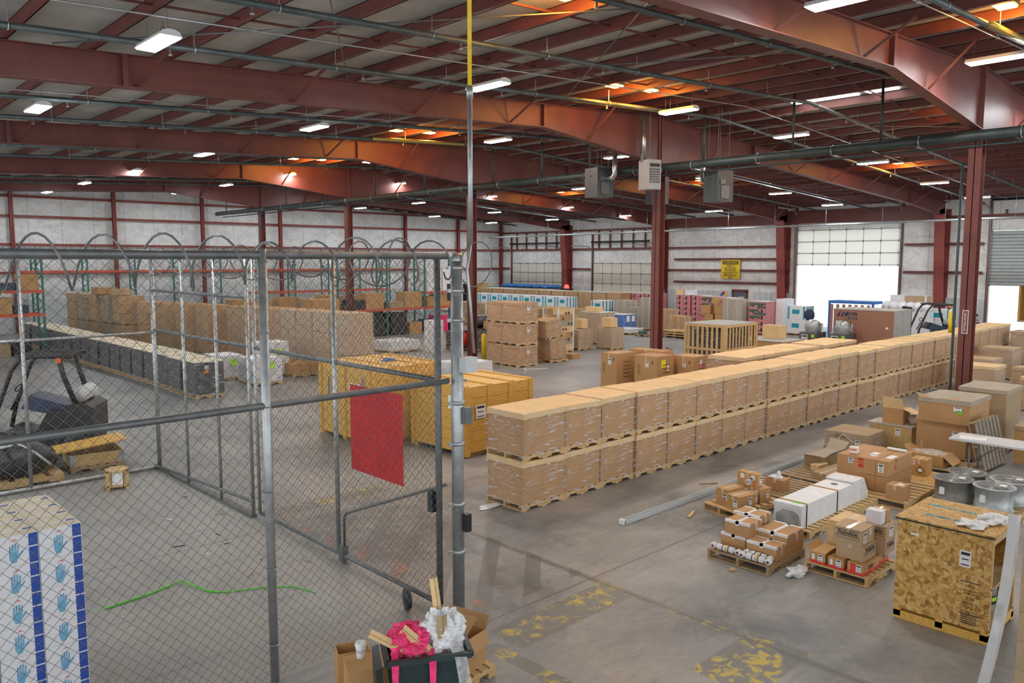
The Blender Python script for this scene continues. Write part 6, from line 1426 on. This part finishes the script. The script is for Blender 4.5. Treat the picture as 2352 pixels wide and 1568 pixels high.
for p, q in (((-a, -b_), (a, -b_)), ((a, -b_), (a, b_)), ((a, b_), (-a, b_)), ((-a, b_), (-a, -b_))): m.bar((*p, 1.11), (*q, 1.11), .045, .045)
m.build('rim', 'dark_bin', tb); MB().prism([(-.36, .3), (-.40, .3), (-.43, 1.06), (-.375, 1.08)], 'y', -.2, .2).build('lid', 'black_plastic', tb)
for y in (-.2, .2): o = MB().lathe([(.02, -.025), (.1, -.025), (.1, .025), (.02, .025)], (0, 0, 0), 16).build('wheel', 'black_plastic', tb); o.location = (-.22, y, .1); o.rotation_euler.x = PI / 2
MB().box(-.27, -.15, .6, .27, .15, .95).build('trash_fill', 'black_plastic', tb)
def W(u, v, z): return tb.matrix_basis @ Vector((u, v, z))
tag(MB().crumple((0, 0, 0), (.17, .17, .15), 11).build('pink_film_heap', 'trash_bag_pink', None, W(-.14, .03, 1.16)), 'heap of bright pink stretch film in the trash tub', 'film')
m = MB(); 
for u, L in ((-.28, .35), (.02, .5)): m.add([(u - .03, -.25, 1.1), (u + .03, -.25, 1.1), (u + .012, -.26, 1.06 - L), (u - .012, -.26, 1.06 - L), (u - .02, -.12, 1.15), (u + .03, -.12, 1.15)], [(0, 1, 2, 3), (4, 5, 1, 0)])
o = tag(m.build('pink_film_tail', 'trash_bag_pink', None, tb.location, 0), 'pink film tails hanging over the front of the trash tub', 'film'); o.rotation_euler.z = -.5
tag(MB().crumple((0, 0, 0), (.19, .17, .19), 23).build('clear_film_heap', 'clear_plastic', None, W(.14, .06, 1.18)), 'heap of clear crumpled plastic in the trash tub', 'film')
o = tag(MB().add([(.2, -.25, 1.11), (.3, -.25, 1.1), (.34, -.27, .85), (.28, -.29, .7), (.23, -.28, .9), (.15, -.1, 1.2), (.28, -.05, 1.18)], [(0, 1, 2, 4), (4, 2, 3), (5, 6, 1, 0)]).build('clear_film_tail', 'loose_film', None, tb.location), 'clear film tail hanging at the right of the trash tub', 'film'); o.rotation_euler.z = -.5
def angle_board(label, p, q, wv, mat):
    a, b_ = W(*p), W(*q); d_ = (b_ - a).normalized(); s1 = d_.cross(Vector((.3, -.8, .5))).normalized(); s2 = d_.cross(s1); m = MB()
    for s in (s1, s2): t_ = (s2 if s is s1 else s1) * .006; vs = [a, a + s * wv, b_ + s * wv, b_]; m.add([*vs, *[v + t_ for v in vs]], [(3, 2, 1, 0), (4, 5, 6, 7), (0, 1, 5, 4), (1, 2, 6, 5), (2, 3, 7, 6), (3, 0, 4, 7)])
    tag(m.build('edge_board', mat), label, 'edge board')
angle_board('longest cardboard edge board standing upright from the trash tub', (.16, .12, 1.1), (.1, .15, 1.62), .05, 'cardboard_light')
angle_board('short upright brown edge board in front of the clear film', (.13, -.14, 1.0), (.13, -.1, 1.4), .06, 'cardboard_dusty')
angle_board('edge board poking out left of the trash tub', (-.02, -.16, 1.06), (-.46, -.05, 1.3), .05, 'cardboard_light')
angle_board('edge board lying across the pink film', (.05, -.16, 1.1), (-.2, -.1, 1.33), .055, 'cardboard_light')
tag(MB().lathe([(0, 0), (.04, 0), (.045, .1), (.03, .14), (.02, .16), (0, .16)], (0, 0, 0), 14).build('plastic_bottle', 'clear_plastic', None, W(.27, .02, 1.2)), 'white plastic bottle end among the clear film in the tub', 'bottle')
far_pallet('pallet under the cup box at the bottom edge', 3.0, 5.5, .75, .8, .13, 'pine')
carton('lower brown box under the cup box', 3.25, 5.55, .131, .5, .45, .33, 'cardboard_orange', -.35)
o = carton('brown box holding a white cup left of the trash tub', 3.38, 5.6, .464, .38, .3, .36, 'cardboard_orange', -.42, None)
bx_ = thing('open_carton', 'open brown carton behind the cup box at the bottom edge', 'box', (3.55, 6.05, 0), -.4); m = MB(); m.box(0, 0, 0, .3, .01, .75); m.box(0, .2, 0, .3, .21, .75); m.box(0, 0.01, 0, .01, .2, .75); m.box(.29, .01, 0, .3, .2, .75); m.build('carton_wall', 'cardboard_orange', bx_)
cu = thing('paper_cup', 'white lidded paper cup standing on the brown box', 'cup', (3.6, 5.74, .825)); MB().lathe([(0, 0), (.036, 0), (.047, .12), (0, .12)], (0, 0, 0), 22).build('cup', 'paper', cu); MB().lathe([(.038, .03), (.0455, .09)], (0, 0, 0), 22).build('sleeve', 'panel_gray', cu); MB().lathe([(.052, .115), (.052, .128), (.045, .145), (.04, .145), (0, .14)], (0, 0, 0), 22).build('lid', 'white_paint', cu)
def valve(label, x, y, z, rz):
    t = thing('pipe_flange', label, 'pipe fitting', (x, y, z), rz); MB().lathe([(.05, 0), (.09, 0), (.095, .02), (.075, .03), (.075, .09), (.095, .1), (.095, .12), (.05, .12), (.05, 0)], (0, 0, 0), 20).build('body', 'red_valve', t); m = MB()
    for k in range(6): a = k * PI / 3; m.lathe([(0, 0), (.012, 0), (.012, .015), (0, .018)], (.083 * math.cos(a), .083 * math.sin(a), .12), 8); m.lathe([(0, 0), (.015, 0), (.015, .01)], (.083 * math.cos(a), .083 * math.sin(a), .105), 8)
    m.build('bolt', 'galvanised', t)
valve('rust red bolted pipe fitting on the floor left of the cup box', 3.55, 6.52, .0, .3); valve('second rust red fitting at the very bottom edge', 3.12, 5.9, .131, 0)
tag(MB().bar((0, 0, .03), (.5, -.25, .04), .09, .03).build('wood_board', 'pine', None, (2.8, 6.35, 0)), 'pale board lying on the floor at the bottom edge', 'board')
